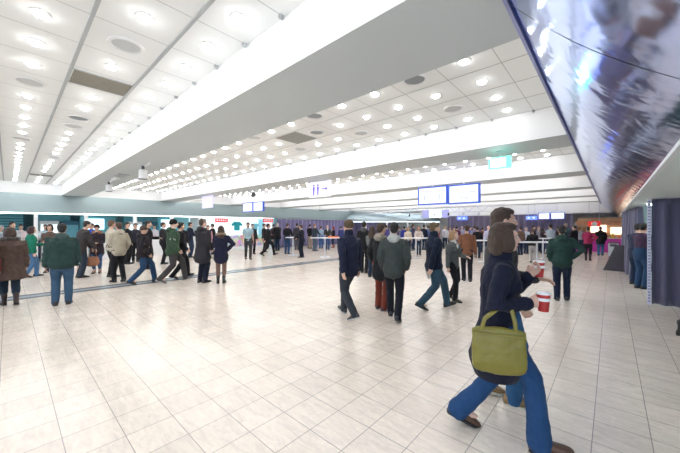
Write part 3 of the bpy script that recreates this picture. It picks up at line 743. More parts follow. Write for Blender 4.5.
NP = [0]
def person(px, fy, ty, yaw, label, top=(.03, .03, .04), legs=(.03, .035, .05), shoes=(.02, .02, .02), hair=(.06, .04, .03), hs='short',
           arms=('down', 'down'), stride=0.0, lift=0.0, lean=0.0, hem=.88, puff=1.0, hood=None, fur=None, collar=None, flare=0, boot=0, skin=0,
           fem=False, lod=2, look=0, nod=0, inner=None, group=None, H=None, pos=None, elbow=None, wide=1.0, sole=None, short_sleeve=False, band=None, stripe=None, stance=.0, ped=None):
    X, Y = pos if pos else fp(px, fy)
    if H is None: H = CH * (fy - ty) / (fy - 226.0)
    H = max(1.52, min(1.93, H)); s = H / 1.765
    phi = math.atan2(Y, X); rz = phi - R(yaw) - math.pi / 2
    e = empty('person', (X, Y, 0), rz); tag(e, label, 'person', group); NP[0] += 1
    vox = {0: .0065, 1: .010, 2: .014}[lod]
    ws = (.94 if fem else 1.0)
    mt = cloth(top); ml = cloth(legs)
    drop = .12 * stride * stride
    hz = .93 - drop
    def U(p):                                             # lean of the upper body about the hips
        p = Vector(p); p.z -= drop
        if p.z <= .9: return p
        q = p - Vector((0, 0, .9)); return Vector((0, 0, .9)) + Matrix.Rotation(-lean, 3, 'X') @ q
    UX, UY = Vector((1, 0, 0)), Matrix.Rotation(-lean, 3, 'X') @ Vector((0, 1, 0))
    # legs
    LG = []
    for sg in (-1, 1):
        fwd = stride / 2 * (1 if sg < 0 else -1); ax = sg * (.085 + stance)
        back = fwd < 0 and abs(stride) > .15
        pitch = -R(min(50, 75 * abs(stride) * (1 if lift else .55))) if back else (R(min(14, 22 * abs(stride))) if stride and not back and abs(stride) > .3 else 0)
        if ped is not None: pitch = 0; back = False
        az = .085
        if back: az = .085 + .10 * abs(math.sin(pitch)) * 1.3 + lift
        elif pitch: az = .085 + .085 * math.sin(pitch) * .9
        hip = Vector((sg * .09 * ws, 0, hz)); ank = Vector((ax, fwd, az))
        knee, ank = ik(hip, ank, .44, .425, (sg * .06, 1, .05))
        LG.append((hip, knee, ank, pitch, sg))
    # arms
    AR = []
    sh_w = .178 * ws * (wide * .5 + .5)
    for i, sg in enumerate((-1, 1)):
        a = arms[i]; t = HANDS[a] if isinstance(a, str) else a
        tgt = U((sg * t[0], t[1], t[2])) if t[2] > .9 or lean < .3 else Vector((sg * t[0], t[1] + math.sin(lean) * .35, t[2] - drop))
        sh = U((sg * sh_w, 0, 1.395))
        pole = (sg * 1.0, -.35, -.1) if a == 'hip' else (sg * .35, -.7, -.35)
        el, wr = ik(sh, tgt, .285, .25, pole); AR.append((sh, el, wr, sg, a))
    # head frame
    hc = U((0, .018, 1.635)); HR = Matrix.Rotation(-lean * .45 - R(nod), 3, 'X') ; HR = Matrix.Rotation(-R(look), 3, 'Z') @ HR
    def Hd(p): return hc + HR @ Vector(p)
    # ---- body
    bm = bmesh.new()
    for z, rx, ry, yo in ():
        pass
    prof_ = [(.86, .155, .105, -.01), (.95, .158, .11, -.01), (1.05, .135, .10, 0), (1.15, .13, .095, 0), (1.28, .155, .11, .005), (1.36, .155, .10, .0), (1.41, .125, .075, -.005), (1.475, .07, .062, -.005)]
    loft(bm, [(U((0, yo, z)), UX * rx * ws * wide, UY * ry * wide) for z, rx, ry, yo in prof_], 18)
    tube(bm, [U((0, -.008, 1.40)), U((0, .0, 1.50)), Hd((0, -.012, -.04))], [.062, .054, .052], n=12)
    ell(bm, Hd((0, -.008, .025)), (.073, .092, .095), HR); ell(bm, Hd((0, .028, -.035)), (.058, .064, .075), HR)
    ell(bm, Hd((0, .066, -.082)), (.028, .022, .022), HR)            # chin
    tube(bm, [Hd((0, .088, .022)), Hd((0, .104, -.008)), Hd((0, .108, -.022)), Hd((0, .092, -.032))], [.008, .011, .014, .010], n=8)
    for q in (-1, 1):
        ell(bm, Hd((q * .073, -.008, -.005)), (.010, .020, .032), HR, 8, 6)
        ell(bm, Hd((q * .036, .066, -.025)), (.024, .022, .022), HR, 8, 6)
    ell(bm, Hd((0, .080, .034)), (.05, .013, .012), HR, 10, 6)          # brow ridge
    ell(bm, Hd((0, .086, -.056)), (.022, .011, .011), HR, 8, 6)
    for sh, el, wr, sg, a in AR:
        tube(bm, [U((sg * .08, 0, 1.375)), sh, sh.lerp(el, .5), el, el.lerp(wr, .4), wr], [.042, .044, .043, .036, .037, .024], n=12)
        d = (wr - el).normalized()
        palm = Vector((-sg, 0, 0)) if a in ('down', 'fwd', 'back', 'carry', 'pocket') else Vector((0, -.2, -1)) if a in ('table', 'low') else Vector((-sg * .5, -.6, 0))
        side = Vector((0, 1, .1)) if a in ('down', 'fwd', 'back', 'pocket') else Vector((-sg, 0, .4)) if a in ('table', 'hold', 'phone', 'low', 'carry') else Vector((0, .2, 1))
        hand(bm, wr, d, palm, side)
    for hip, knee, ank, pitch, sg in LG:
        tube(bm, [hip + Vector((-sg * .02, 0, .03)), hip.lerp(knee, .4), knee, knee.lerp(ank, .35), ank + Vector((0, 0, .02))], [.08, .07, .052, .05, .036], n=12)
        tube(bm, [ank, ank + Vector((0, .09, -.045)), ank + Vector((0, .12, -.05))], [.036, .026, .02], n=8)
    fused('body', bm, skinm(skin), e, vox, 2, s=s)
    # ---- trousers
    bm = bmesh.new()
    loft(bm, [(Vector((0, -.008, z - drop)), Vector((rx * ws * wide, 0, 0)), Vector((0, ry * wide, 0))) for z, rx, ry in ((.84, .155, .12), (.92, .172, .128), (.98, .168, .122), (1.04, .158, .112))], 18)
    for hip, knee, ank, pitch, sg in LG:
        lw = (1 if not fem else .93) * (.5 + .5 * wide)
        sh1 = knee.lerp(ank, .5)
        end = ank + (knee - ank).normalized() * (-.035 if boot == 0 else max(.02, boot - .10))
        tube(bm, [hip + Vector((-sg * .015, -.005, .02)), hip.lerp(knee, .45) , knee.lerp(hip, .06), sh1, end],
             [(.104 * lw, .114 * lw), (.094 * lw, .100 * lw), (.074 * lw, .078 * lw), (.068 * lw + flare * .012, .072 * lw + flare * .014), (.062 + flare * .04, .066 + flare * .045) if not boot else (.05, .052)], n=16)
    fused('trousers', bm, ml, e, max(vox, .010), 2, folds=.014, fscale=.07, s=s)
    # ---- shoes
    msh = cloth(shoes, .45) if False else mat('leather_%02x%02x%02x' % tuple(int(x * 255) for x in shoes), shoes, .45, bump=.1)
    mso = mat('sole_%02x%02x%02x' % tuple(int(x * 255) for x in (sole or (.02, .02, .02))), sole or (.02, .02, .02), .7)
    for hip, knee, ank, pitch, sg in LG: shoe(e, ank, -sg * R(7), pitch, msh, mso, boot, s)
    # ---- top garment
    bm = bmesh.new(); T = .015 * puff; hf = .012 if hem < .8 else 0
    P = [(hem, .165 + hf + (.03 if hem < .7 else 0), .118 + hf + (.03 if hem < .7 else 0), -.008)]
    if hem < .8: P.append(((hem + .93) / 2, .168 + hf * .8, .125 + hf, -.01))
    P += [(max(.93, hem + .04), .162, .118, -.008), (1.05, .152, .112, 0), (1.16, .155, .115, 0), (1.28, .170, .126, .003), (1.36, .176, .120, 0), (1.41, .158, .100, -.003), (1.45, .115, .082, -.006), (1.48, .075, .07, -.006)]
    rings = []
    for z, rx, ry, yo in P:
        f_ = 1 if z < 1.38 else .6
        rx = (rx * ws) * (wide if z < 1.38 else .5 + .5 * wide) + T * f_; ry = ry * wide + T * f_
        if z >= .9: rings.append((U((0, yo, z)), UX * rx, UY * ry))
        else: rings.append((Vector((0, yo + (0 if hem > .8 else -.0), z - drop)), UX * rx, Vector((0, ry * (1 + .25 * abs(stride)), 0))))
    loft(bm, rings, 22, cap=.12)
    if fem:
        for q in (-1, 1): ell(bm, U((q * .07, .085 + T * .7, 1.27)), (.068, .055, .062))
    for sh, el, wr, sg, a in AR:
        pts = [U((sg * .10, 0, 1.395)), sh + UX * 0, sh.lerp(el, .5), el]; rr = [.056, .063, .060, .053]
        if short_sleeve: pts = [U((sg * .11, 0, 1.405)), sh, sh.lerp(el, .55)]; rr = [.064, .066, .062]
        else: pts += [el.lerp(wr, .5), el.lerp(wr, .97)]; rr += [.050, .042]
        tube(bm, pts, [r * ws + T * .55 for r in rr], n=16)
    if collar or hood or fur or hem: 
        ch = collar if collar else .0
        if ch: loft(bm, [(U((0, -.004, 1.44)), UX * .098, UY * .09), (U((0, .0, 1.50)), UX * .085, UY * .082), (U((0, .002, 1.50 + ch)), UX * .082, UY * .08)], 16)
    tname = 'coat' if hem < .75 else ('shirt' if puff < .5 else 'jacket')
    fused(tname, bm, mt, e, max(vox, .009), 2, folds=.022 * (.6 + .4 * puff), fscale=.09, s=s)
    if lod < 2 and hem > .6 and puff > .5:                          # hem rib and cuffs
        bm = bmesh.new(); r0 = rings[0]
        loft(bm, [(r0[0] + Vector((0, 0, -.012)), r0[1] * 1.0, r0[2] * 1.0), (r0[0] + Vector((0, 0, .03)), r0[1] * 1.02, r0[2] * 1.02)], 22)
        bmesh.ops.scale(bm, vec=(s,) * 3, verts=bm.verts); link('hem_band', bm, mt, e, smooth=True)
        for sh, el, wr, sg, a in AR:
            bm = bmesh.new(); c_ = el.lerp(wr, .90); tube(bm, [c_, el.lerp(wr, 1.0)], [.047 * ws + T * .5, .044 * ws + T * .5], n=14)
            bmesh.ops.scale(bm, vec=(s,) * 3, verts=bm.verts); link('cuff', bm, mt, e, smooth=True)
    # ---- hood / fur / scarf
    if hood:
        bm = bmesh.new()
        ell(bm, U((0, -.095, 1.47)), (.105, .07, .085)); ell(bm, U((0, -.04, 1.475)), (.115, .085, .055)); ell(bm, U((.07, .02, 1.47)), (.05, .06, .045)); ell(bm, U((-.07, .02, 1.47)), (.05, .06, .045))
        fused('hood', bm, cloth(hood), e, max(vox, .009), 3, folds=.02, fscale=.06, s=s)
    if fur:
        bm = bmesh.new(); rr = random.Random(3)
        for i in range(15):
            a = R(-240 + i * 300 / 14); p = Vector((.125 * math.cos(a), -.02 + .10 * math.sin(a), 1.475 + (.03 if math.sin(a) < 0 else -.02)))
            ell(bm, U(p), (.042, .042, .036), None, 8, 6)
        fused('fur_trim', bm, mat('fur_%02x%02x' % (int(fur[0] * 255), int(fur[1] * 255)), fur, .9, bump=1, bscale=120, var=.4, vscale=60, sheen=.5), e, max(vox, .009), 1, folds=.03, fscale=.03, s=s)
    if inner:                                                        # scarf or shirt front at the throat
        bm = bmesh.new(); loft(bm, [(U((0, .01, 1.44)), UX * .075, UY * .085), (U((0, .008, 1.49)), UX * .074, UY * .075)], 14); ell(bm, U((0, .11 + T, 1.36)), (.04, .02, .08))
        fused('scarf', bm, cloth(inner), e, max(vox, .009), 2, s=s)
    if band:                                                         # pale strip on an upper sleeve
        sh, el, wr, sg, a = AR[1]; bm = bmesh.new(); tube(bm, [sh.lerp(el, .60), sh.lerp(el, .68)], [.058 + T * .55] * 2, n=14)
        bmesh.ops.scale(bm, vec=(s,) * 3, verts=bm.verts); link('sleeve_patch', bm, cloth(band), e, smooth=True)
    # ---- hair or hat
    mh = hairm(hair)
    if hs != 'bald':
        bm = bmesh.new()
        if hs == 'beanie':
            ell(bm, Hd((0, -.010, .050)), (.087, .105, .092), HR); ell(bm, Hd((0, -.020, .015)), (.088, .098, .045), HR)
            fused('beanie', bm, cloth(hair), e, max(vox * .8, .007), 2, s=s)
        else:
            ell(bm, Hd((0, -.022, .040)), (.084, .094, .090), HR); ell(bm, Hd((0, .012, .082)), (.066, .074, .042), HR)
            ell(bm, Hd((0, -.058, -.005)), (.072, .055, .075), HR)
            if hs == 'long':
                tube(bm, [Hd((0, -.06, .03)), Hd((0, -.085, -.07)), U((0, -.10, 1.44)), U((0, -.125, 1.33))], [(.085, .05), (.095, .05), (.10, .045), (.07, .03)], n=14, side=HR @ Vector((1, 0, 0)))
                for q in (-1, 1): tube(bm, [Hd((q * .07, -.01, .05)), Hd((q * .085, .0, -.05)), Hd((q * .09, -.01, -.13)), U((q * .10, .02, 1.40))], [(.02, .045), (.022, .045), (.026, .04), (.02, .03)], n=10)
            if hs == 'bob':
                tube(bm, [Hd((0, -.055, .03)), Hd((0, -.065, -.05)), Hd((0, -.055, -.115))], [(.088, .06), (.098, .06), (.085, .05)], n=14, side=HR @ Vector((1, 0, 0)))
                for q in (-1, 1): tube(bm, [Hd((q * .072, .0, .05)), Hd((q * .085, .01, -.04)), Hd((q * .080, .0, -.10))], [(.02, .045), (.022, .048), (.02, .035)], n=10)
            if hs == 'bun':
                ell(bm, Hd((0, -.09, .10)), (.045, .045, .04), HR)
            if hs == 'tail':
                tube(bm, [Hd((0, -.09, .04)), Hd((0, -.135, -.02)), Hd((0, -.12, -.13))], [.035, .034, .015], n=10)
            fused('hair', bm, mh, e, max(vox * .8, .007), 1, folds=.014, fscale=.035, s=s)
    # ---- face
    if lod < 2 or abs(yaw) > 60:
        for q in (-1, 1):
            bm = bmesh.new(); ell(bm, Hd((q * .031, .0835, .010)), (.013, .008, .0085), HR, 10, 8); bmesh.ops.scale(bm, vec=(s,) * 3, verts=bm.verts)
            o = link('eye', bm, mat('eye_white', (.75, .75, .75), .2), e, smooth=True)
            bm = bmesh.new(); ell(bm, Hd((q * .031, .0895, .010)), (.006, .004, .006), HR, 8, 6); bmesh.ops.scale(bm, vec=(s,) * 3, verts=bm.verts); link('iris', bm, mat('iris', (.05, .03, .02), .2), o, smooth=True)
            bm = bmesh.new(); tube(bm, [Hd((q * .014, .093, .030)), Hd((q * .032, .093, .036)), Hd((q * .05, .082, .030))], [.004, .005, .003], n=6); bmesh.ops.scale(bm, vec=(s,) * 3, verts=bm.verts); link('eyebrow', bm, mh if hs != 'beanie' else hairm((.06, .04, .03)), e)
        bm = bmesh.new(); ell(bm, Hd((0, .0945, -.056)), (.021, .006, .007), HR, 10, 6); bmesh.ops.scale(bm, vec=(s,) * 3, verts=bm.verts); link('lips', bm, mat('lips', (.45, .16, .14), .5), e, smooth=True)
    # where the hands are, for things they hold
    W = Matrix.Translation((X, Y, 0)) @ Matrix.Rotation(rz, 4, 'Z')
    e_h = [W @ (wr * s + (wr - el).normalized() * .08) for sh, el, wr, sg, a in AR]
    return dict(root=e, hands=e_h, W=W, s=s, U=U, AR=AR, rz=rz, H=H)

NAVY = (.012, .016, .035); BLK = (.014, .014, .018); JEAN = (.035, .075, .17); DJEAN = (.02, .035, .07); GREY = (.08, .085, .09)
GRN = (.025, .055, .045); BRN = (.06, .04, .03); BEI = (.50, .42, .31); WHT = (.65, .64, .62); DBR = (.045, .022, .014)
HB, HBR, HBL, HGY, HRD = (.012, .01, .01), (.055, .030, .018), (.42, .26, .13), (.35, .34, .33), (.25, .04, .02)

# --- the two people in the foreground
P1 = person(497, 437, 217, 82, 'woman in a dark navy coat striding past with an olive handbag, nearest the camera', top=(.010, .012, .028), legs=(.018, .06, .16), shoes=(.10, .05, .03), hair=HBR, hs='bob',
            arms=((.10, .22, 1.33), (.17, .16, 1.17)), stride=-.54, lift=.0, lean=.05, hem=.66, flare=.45, fem=True, lod=0, collar=.04, look=-6, skin=1, puff=1.1)
P2 = person(499, 399, 206.5, 76, 'tall man in jeans and tan lace-up shoes walking behind the woman with the olive handbag', top=(.05, .045, .045), legs=(.03, .10, .22), shoes=(.30, .19, .08), sole=(.62, .58, .50), hair=HBR,
            arms=('hold', 'pocket'), stride=-.20, lean=.03, lod=0, puff=.6, collar=.03, inner=(.3, .28, .27))
# --- walkers in the middle
person(349, 317, 218, -38, 'man with brown beanie and dark navy jacket walking away near the hall centre', top=(.014, .018, .040), legs=(.035, .04, .05), shoes=(.05, .05, .05), sole=(.5, .5, .5), hair=(.09, .065, .04), hs='beanie', arms=('back', 'down'), stride=-.52, lod=1, collar=.05, puff=1.3, wide=1.05)
person(364, 273, 221, 10, 'man in black jacket walking away just beyond the brown beanie', top=BLK, legs=BLK, hair=HB, lod=1, hood=GREY, stride=.2)
Pw = person(372, 277, 226, 20, 'long-haired woman in a grey jacket between two walking men', top=(.13, .14, .14), legs=DJEAN, hair=DBR, hs='long', fem=True, lod=1, arms=('hold', 'down'))
person(381, 310, 222.5, 24, 'man in rust-red trousers and black coat with pale collar', top=(.02, .022, .025), legs=(.20, .045, .03), shoes=(.05, .02, .02), sole=(.4, .4, .4), hair=HBR, lod=1, hood=(.30, .27, .22), hem=.72, stride=.1, arms=('pocket', 'down'), look=20)
person(394, 319, 220.5, 6, 'man in charcoal green jacket with pale grey hood walking away', top=(.050, .060, .058), legs=(.012, .013, .02), shoes=(.03, .03, .04), hair=HB, hood=(.42, .44, .42), lod=1, stride=.42, puff=1.4, arms=('pocket', 'pocket'), wide=1.05)
Pm6 = person(434, 308.5, 219.5, 66, 'man in navy jacket and blue-grey jeans striding with a white paper', top=(.010, .016, .035), legs=(.035, .075, .11), hair=(.12, .075, .04), lod=1, stride=.62, arms=('down', 'back'), puff=1.2, collar=.04, wide=1.08, skin=1)
person(453, 300, 230, 125, 'blond woman in grey jacket and white scarf walking beside the navy jacket man', top=(.10, .11, .11), legs=BLK, hair=HBL, hs='bob', fem=True, lod=1, stride=-.25, inner=WHT, arms=('hold', 'down'), skin=1, look=-15)
person(467, 281, 224.5, -6, 'man in brown leather jacket and black trousers walking away', top=(.20, .085, .05), legs=BLK, hair=HBR, lod=1, stride=.14, arms=('pocket', 'down'), puff=.9, wide=1.0)
Pg = person(562, 300, 225, -3, 'man in dark green hooded jacket with one hand on his hip', top=(.022, .055, .048), legs=(.012, .02, .045), shoes=(.03, .03, .04), hair=HB, hood=(.026, .062, .054), lod=1, arms=('pocket', 'hip'), puff=1.7, stance=.01, stride=-.14, wide=1.08)
person(588, 260.5, 226.5, 5, 'woman in a magenta sweater and black trousers', top=(.38, .03, .10), legs=BLK, hair=HBR, lod=2, arms=('hold', 'hip'), fem=True, puff=1.3, boot=.3, wide=1.05)
person(600.5, 255.5, 226.5, 0, 'person in a black parka and blue jeans at the far stall', top=BLK, legs=(.06, .14, .30), hair=HB, hood=BLK, lod=2, hem=.72, puff=2, wide=1.05, arms=('pocket', 'pocket'))
# booth
person(641, 288.5, 222.5, 38, 'man in a plum shirt and jeans leaning into the curtained booth', top=(.075, .045, .085), legs=(.03, .07, .15), hair=HB, lod=1, arms=('table', 'table'), lean=.12, puff=.35)
person(636, 284.5, 223, 34, 'man in dark clothes half hidden behind the plum shirt at the booth', top=(.04, .05, .09), legs=DJEAN, hair=HB, lod=1, arms=('table', 'table'), lean=.10)
# leg at the frame edge
person(716, 340, 226, 80, 'person in black boots and dark trousers just leaving past the indigo curtain', top=BLK, legs=(.03, .03, .05), shoes=(.012, .012, .015), boot=.2, hair=HB, lod=1, stride=.62, ped=0, H=1.78)
# --- left group
person(-19, 311, 229, 10, 'person with a red shoulder cut off behind the brown coat', top=(.10, .02, .02), legs=BLK, hair=HB, lod=1)
person(10, 305, 226.5, -4, 'woman in a long brown padded coat with fur collar and heeled boots', top=(.085, .055, .045), legs=(.025, .04, .06), shoes=(.03, .015, .015), hair=DBR, hs='bob', fem=True, fur=(.035, .022, .018), hem=.60, boot=.22, lod=1, puff=2.6, stride=.22, wide=1.28)
person(31, 277, 226, 80, 'woman in a bright green jacket and jeans walking along the shops', top=(.01, .16, .10), legs=(.07, .16, .30), hair=(.05, .02, .02), hs='bob', lod=1, fem=True, stride=.30, arms=('hold', 'down'), puff=1.4)
person(62, 304.5, 223, 4, 'broad man in a dark bottle-green bomber jacket seen from behind', top=(.022, .048, .044), legs=(.04, .085, .15), shoes=(.02, .012, .012), hair=HB, hood=(.05, .08, .08), lod=1, puff=2.6, hem=.90, arms=('down', 'down'), stance=.02, wide=1.22)
person(12, 271, 221.5, 150, 'dark-haired man behind the brown coat by the slatted shelving', top=(.4, .42, .45), legs=DJEAN, hair=HB, H=1.8)
person(0, 267.5, 225, 60, 'grey-haired person behind the fur collar', top=(.3, .35, .38), legs=DJEAN, hair=HGY)
person(50, 272, 224, -165, 'woman in a brown jacket facing the bottle-green bomber jacket', top=(.11, .075, .06), legs=DJEAN, hair=DBR, hs='bob', fem=True, lod=1, arms=('hold', 'hold'))
P6 = person(80, 277.5, 220, 74, 'man in a charcoal parka leaning forward beside the bottle-green bomber jacket', top=(.045, .04, .042), legs=(.03, .04, .06), hair=HB, lod=1, lean=.22, arms=('low', 'low'), puff=2.0, hem=.80, wide=1.1)
person(91.5, 262, 223, 60, 'man in a bright blue top close to the shop counter', top=(.02, .08, .42), legs=DJEAN, hair=HBR)
P8 = person(97, 273, 224.5, -172, 'woman in dark parka with ginger fur collar and brown boots', top=(.028, .022, .03), legs=(.04, .09, .19), shoes=(.12, .06, .04), hair=(.03, .012, .012), hs='beanie', fur=(.32, .13, .06), fem=True, boot=.2, lod=1, arms=('hold', 'hold'), hem=.72, puff=2.2, wide=1.1)
person(111.5, 277, 220, 62, 'man in a cream sweater with folded arms beside the beige hoodie', top=(.52, .47, .38), legs=BLK, hair=(.14, .08, .05), lod=1, arms=('cross', 'cross'), puff=.7, wide=1.05)
person(119, 282, 222, -24, 'man in a beige hoodie and black trousers with his back turned', top=(.42, .37, .29), legs=BLK, hair=HBR, hood=(.45, .40, .32), lod=1, puff=1.3, stride=.18, arms=('hold', 'pocket'), wide=1.0)
person(143, 283.5, 224, 82, 'man in black jacket and grey knit hat striding past the beige hoodie', top=(.020, .016, .020), legs=(.022, .055, .12), hair=(.09, .065, .055), hs='beanie', lod=1, stride=.62, hood=(.02, .018, .02), arms=('pocket', 'pocket'), band=(.4, .4, .4), puff=1.7, wide=1.1)
person(148, 269, 220.5, 100, 'dark-haired man in black behind the striding knit hat', top=BLK, legs=BLK, hair=HB, lod=1, arms=('hold', 'down'))
person(127, 264, 222, 120, 'man in a black coat deep between beige hoodie and knit hat', top=BLK, legs=BLK, hair=HB)
person(135.5, 262, 223, 170, 'person in black facing out beside the shop light', top=(.03, .03, .045), legs=BLK, hair=HB)
person(173, 282, 217.5, 84, 'man in a moss-green jacket, black beanie and grey trousers striding past', top=(.045, .085, .050), legs=(.055, .05, .052), shoes=(.10, .10, .10), sole=(.4, .4, .4), hair=(.012, .014, .013), hs='beanie', lod=1, stride=.62, hood=(.045, .085, .05), band=(.4, .45, .4), puff=1.8, wide=1.1, arms=('pocket', 'pocket'), skin=1)
person(180.5, 278, 221, 70, 'man in black walking half hidden behind the moss-green jacket', top=BLK, legs=BLK, hair=HB, lod=1, stride=.5, arms=('down', 'pocket'))
person(163, 264, 222, 95, 'man in an open dark jacket between the knit hat and the moss-green jacket', top=(.025, .025, .03), legs=BLK, hair=HBR, inner=(.6, .6, .6), arms=('hold', 'hold'))
person(202.5, 282.5, 218.5, 40, 'man in a knee-length charcoal coat standing and looking along the hall', top=(.030, .028, .034), legs=(.012, .015, .03), hair=(.06, .035, .025), lod=1, hem=.68, puff=1.6, hood=(.032, .03, .036), arms=('hold', 'pocket'), wide=1.06, look=20, skin=1)
person(221, 283, 225.5, 4, 'woman in a navy parka with tan fur hood and bare-look tights', top=(.012, .014, .035), legs=(.20, .12, .10), shoes=(.015, .012, .015), hair=DBR, hs='long', fur=(.30, .19, .11), fem=True, boot=.2, lod=1, hem=.74, puff=2.4, arms=('hold', 'hip'), wide=1.05)
person(190, 257.5, 222, 70, 'man in a dark navy jacket facing the shops beside the charcoal coat', top=(.014, .018, .04), legs=DJEAN, hair=HB, lod=2, arms=('hold', 'hold'), puff=1.4)
person(212.5, 254.5, 223.5, -60, 'dark-haired man seen between the charcoal coat and the navy parka', top=BLK, legs=DJEAN, hair=HB, arms=('hold', 'down'))
person(208, 258, 225, 150, 'person in a pink top behind the charcoal coat', top=(.55, .30, .34), legs=(.4, .4, .45), hair=HBR, fem=True)
person(182.5, 261, 224, 20, 'man in black between the moss-green jacket and the shop', top=BLK, legs=BLK, hair=HB)
# --- between the shops and the tables
Pb = person(248, 259, 222, 172, 'bearded man in a light blue shirt walking towards the camera', top=(.33, .46, .52), legs=(.05, .05, .055), hair=HBR, hs='short', stride=.28, puff=.4, wide=1.0, short_sleeve=True, lod=1, skin=0)
person(252.5, 254, 223.5, 165, 'person in dark clothes right behind the light blue shirt', top=(.03, .03, .04), legs=BLK, hair=HB)
person(268, 255.5, 222.5, 88, 'man in black walking past the red sign', top=(.02, .02, .022), legs=BLK, hair=HB, stride=.66, arms=('fwd', 'back'), lod=1, puff=.9)
person(264, 252, 223.5, 110, 'man in dark coat behind the man walking past the red sign', top=(.025, .022, .022), legs=BLK, hair=HB, arms=('hold', 'down'))
person(277.5, 250.5, 222.5, -30, 'grey-haired person in a bulky black coat at the standing table', top=BLK, legs=DJEAN, hair=HGY, puff=2.4, hem=.74, arms=('table', 'table'), wide=1.15)
person(273.5, 248.5, 224, 30, 'person in a red-brown scarf behind the bulky black coat', top=(.05, .03, .04), legs=BLK, hair=HBR, inner=(.4, .08, .06))
person(287, 254, 223, 20, 'man in black sweater and jeans with an elbow on the standing table', top=BLK, legs=(.03, .07, .16), hair=HBR, arms=('table', 'table'), hem=.85, lean=.08)
person(302, 257.5, 224.5, -60, 'man in dark jacket and black jeans leaning on the standing table', top=(.016, .018, .028), legs=(.012, .014, .028), hair=HBR, arms=('table', 'table'), lean=.08, lod=1, inner=(.5, .5, .52))
person(297, 250, 223, 10, 'man in grey between the two leaning at the standing table', top=(.05, .05, .06), legs=(.1, .1, .11), hair=HB)
person(310, 248.5, 224, 20, 'man in black top and beige trousers at the long standing table', top=BLK, legs=(.33, .26, .20), hair=HB, arms=('table', 'table'))
person(314.5, 251, 223.5, 40, 'man in a slate jacket and pale jeans at the long standing table', top=(.045, .06, .08), legs=(.10, .14, .20), hair=(.25, .15, .09), arms=('chin', 'table'), lod=2)
person(321, 248.5, 226, 10, 'person in a light blue shirt at the long standing table', top=(.30, .42, .58), legs=(.05, .13, .30), hair=HBR, puff=.5)
person(327.5, 250, 225, 175, 'bald man in black and white behind the orange tray', top=(.05, .05, .05), legs=(.05, .10, .22), hs='bald', hair=HB, inner=(.7, .7, .7), skin=1, arms=('table', 'table'))
person(333.5, 247.5, 226.5, -70, 'red-haired woman in a black vest beside the orange tray', top=(.02, .015, .02), legs=DJEAN, shoes=(.4, .1, .05), boot=.25, hair=(.22, .02, .02), hs='bob', fem=True, inner=(.5, .45, .45), arms=('hold', 'hold'))
person(341, 248, 226, 30, 'person in a blue jacket behind the brown beanie', top=(.05, .06, .20), legs=DJEAN, hair=HB)
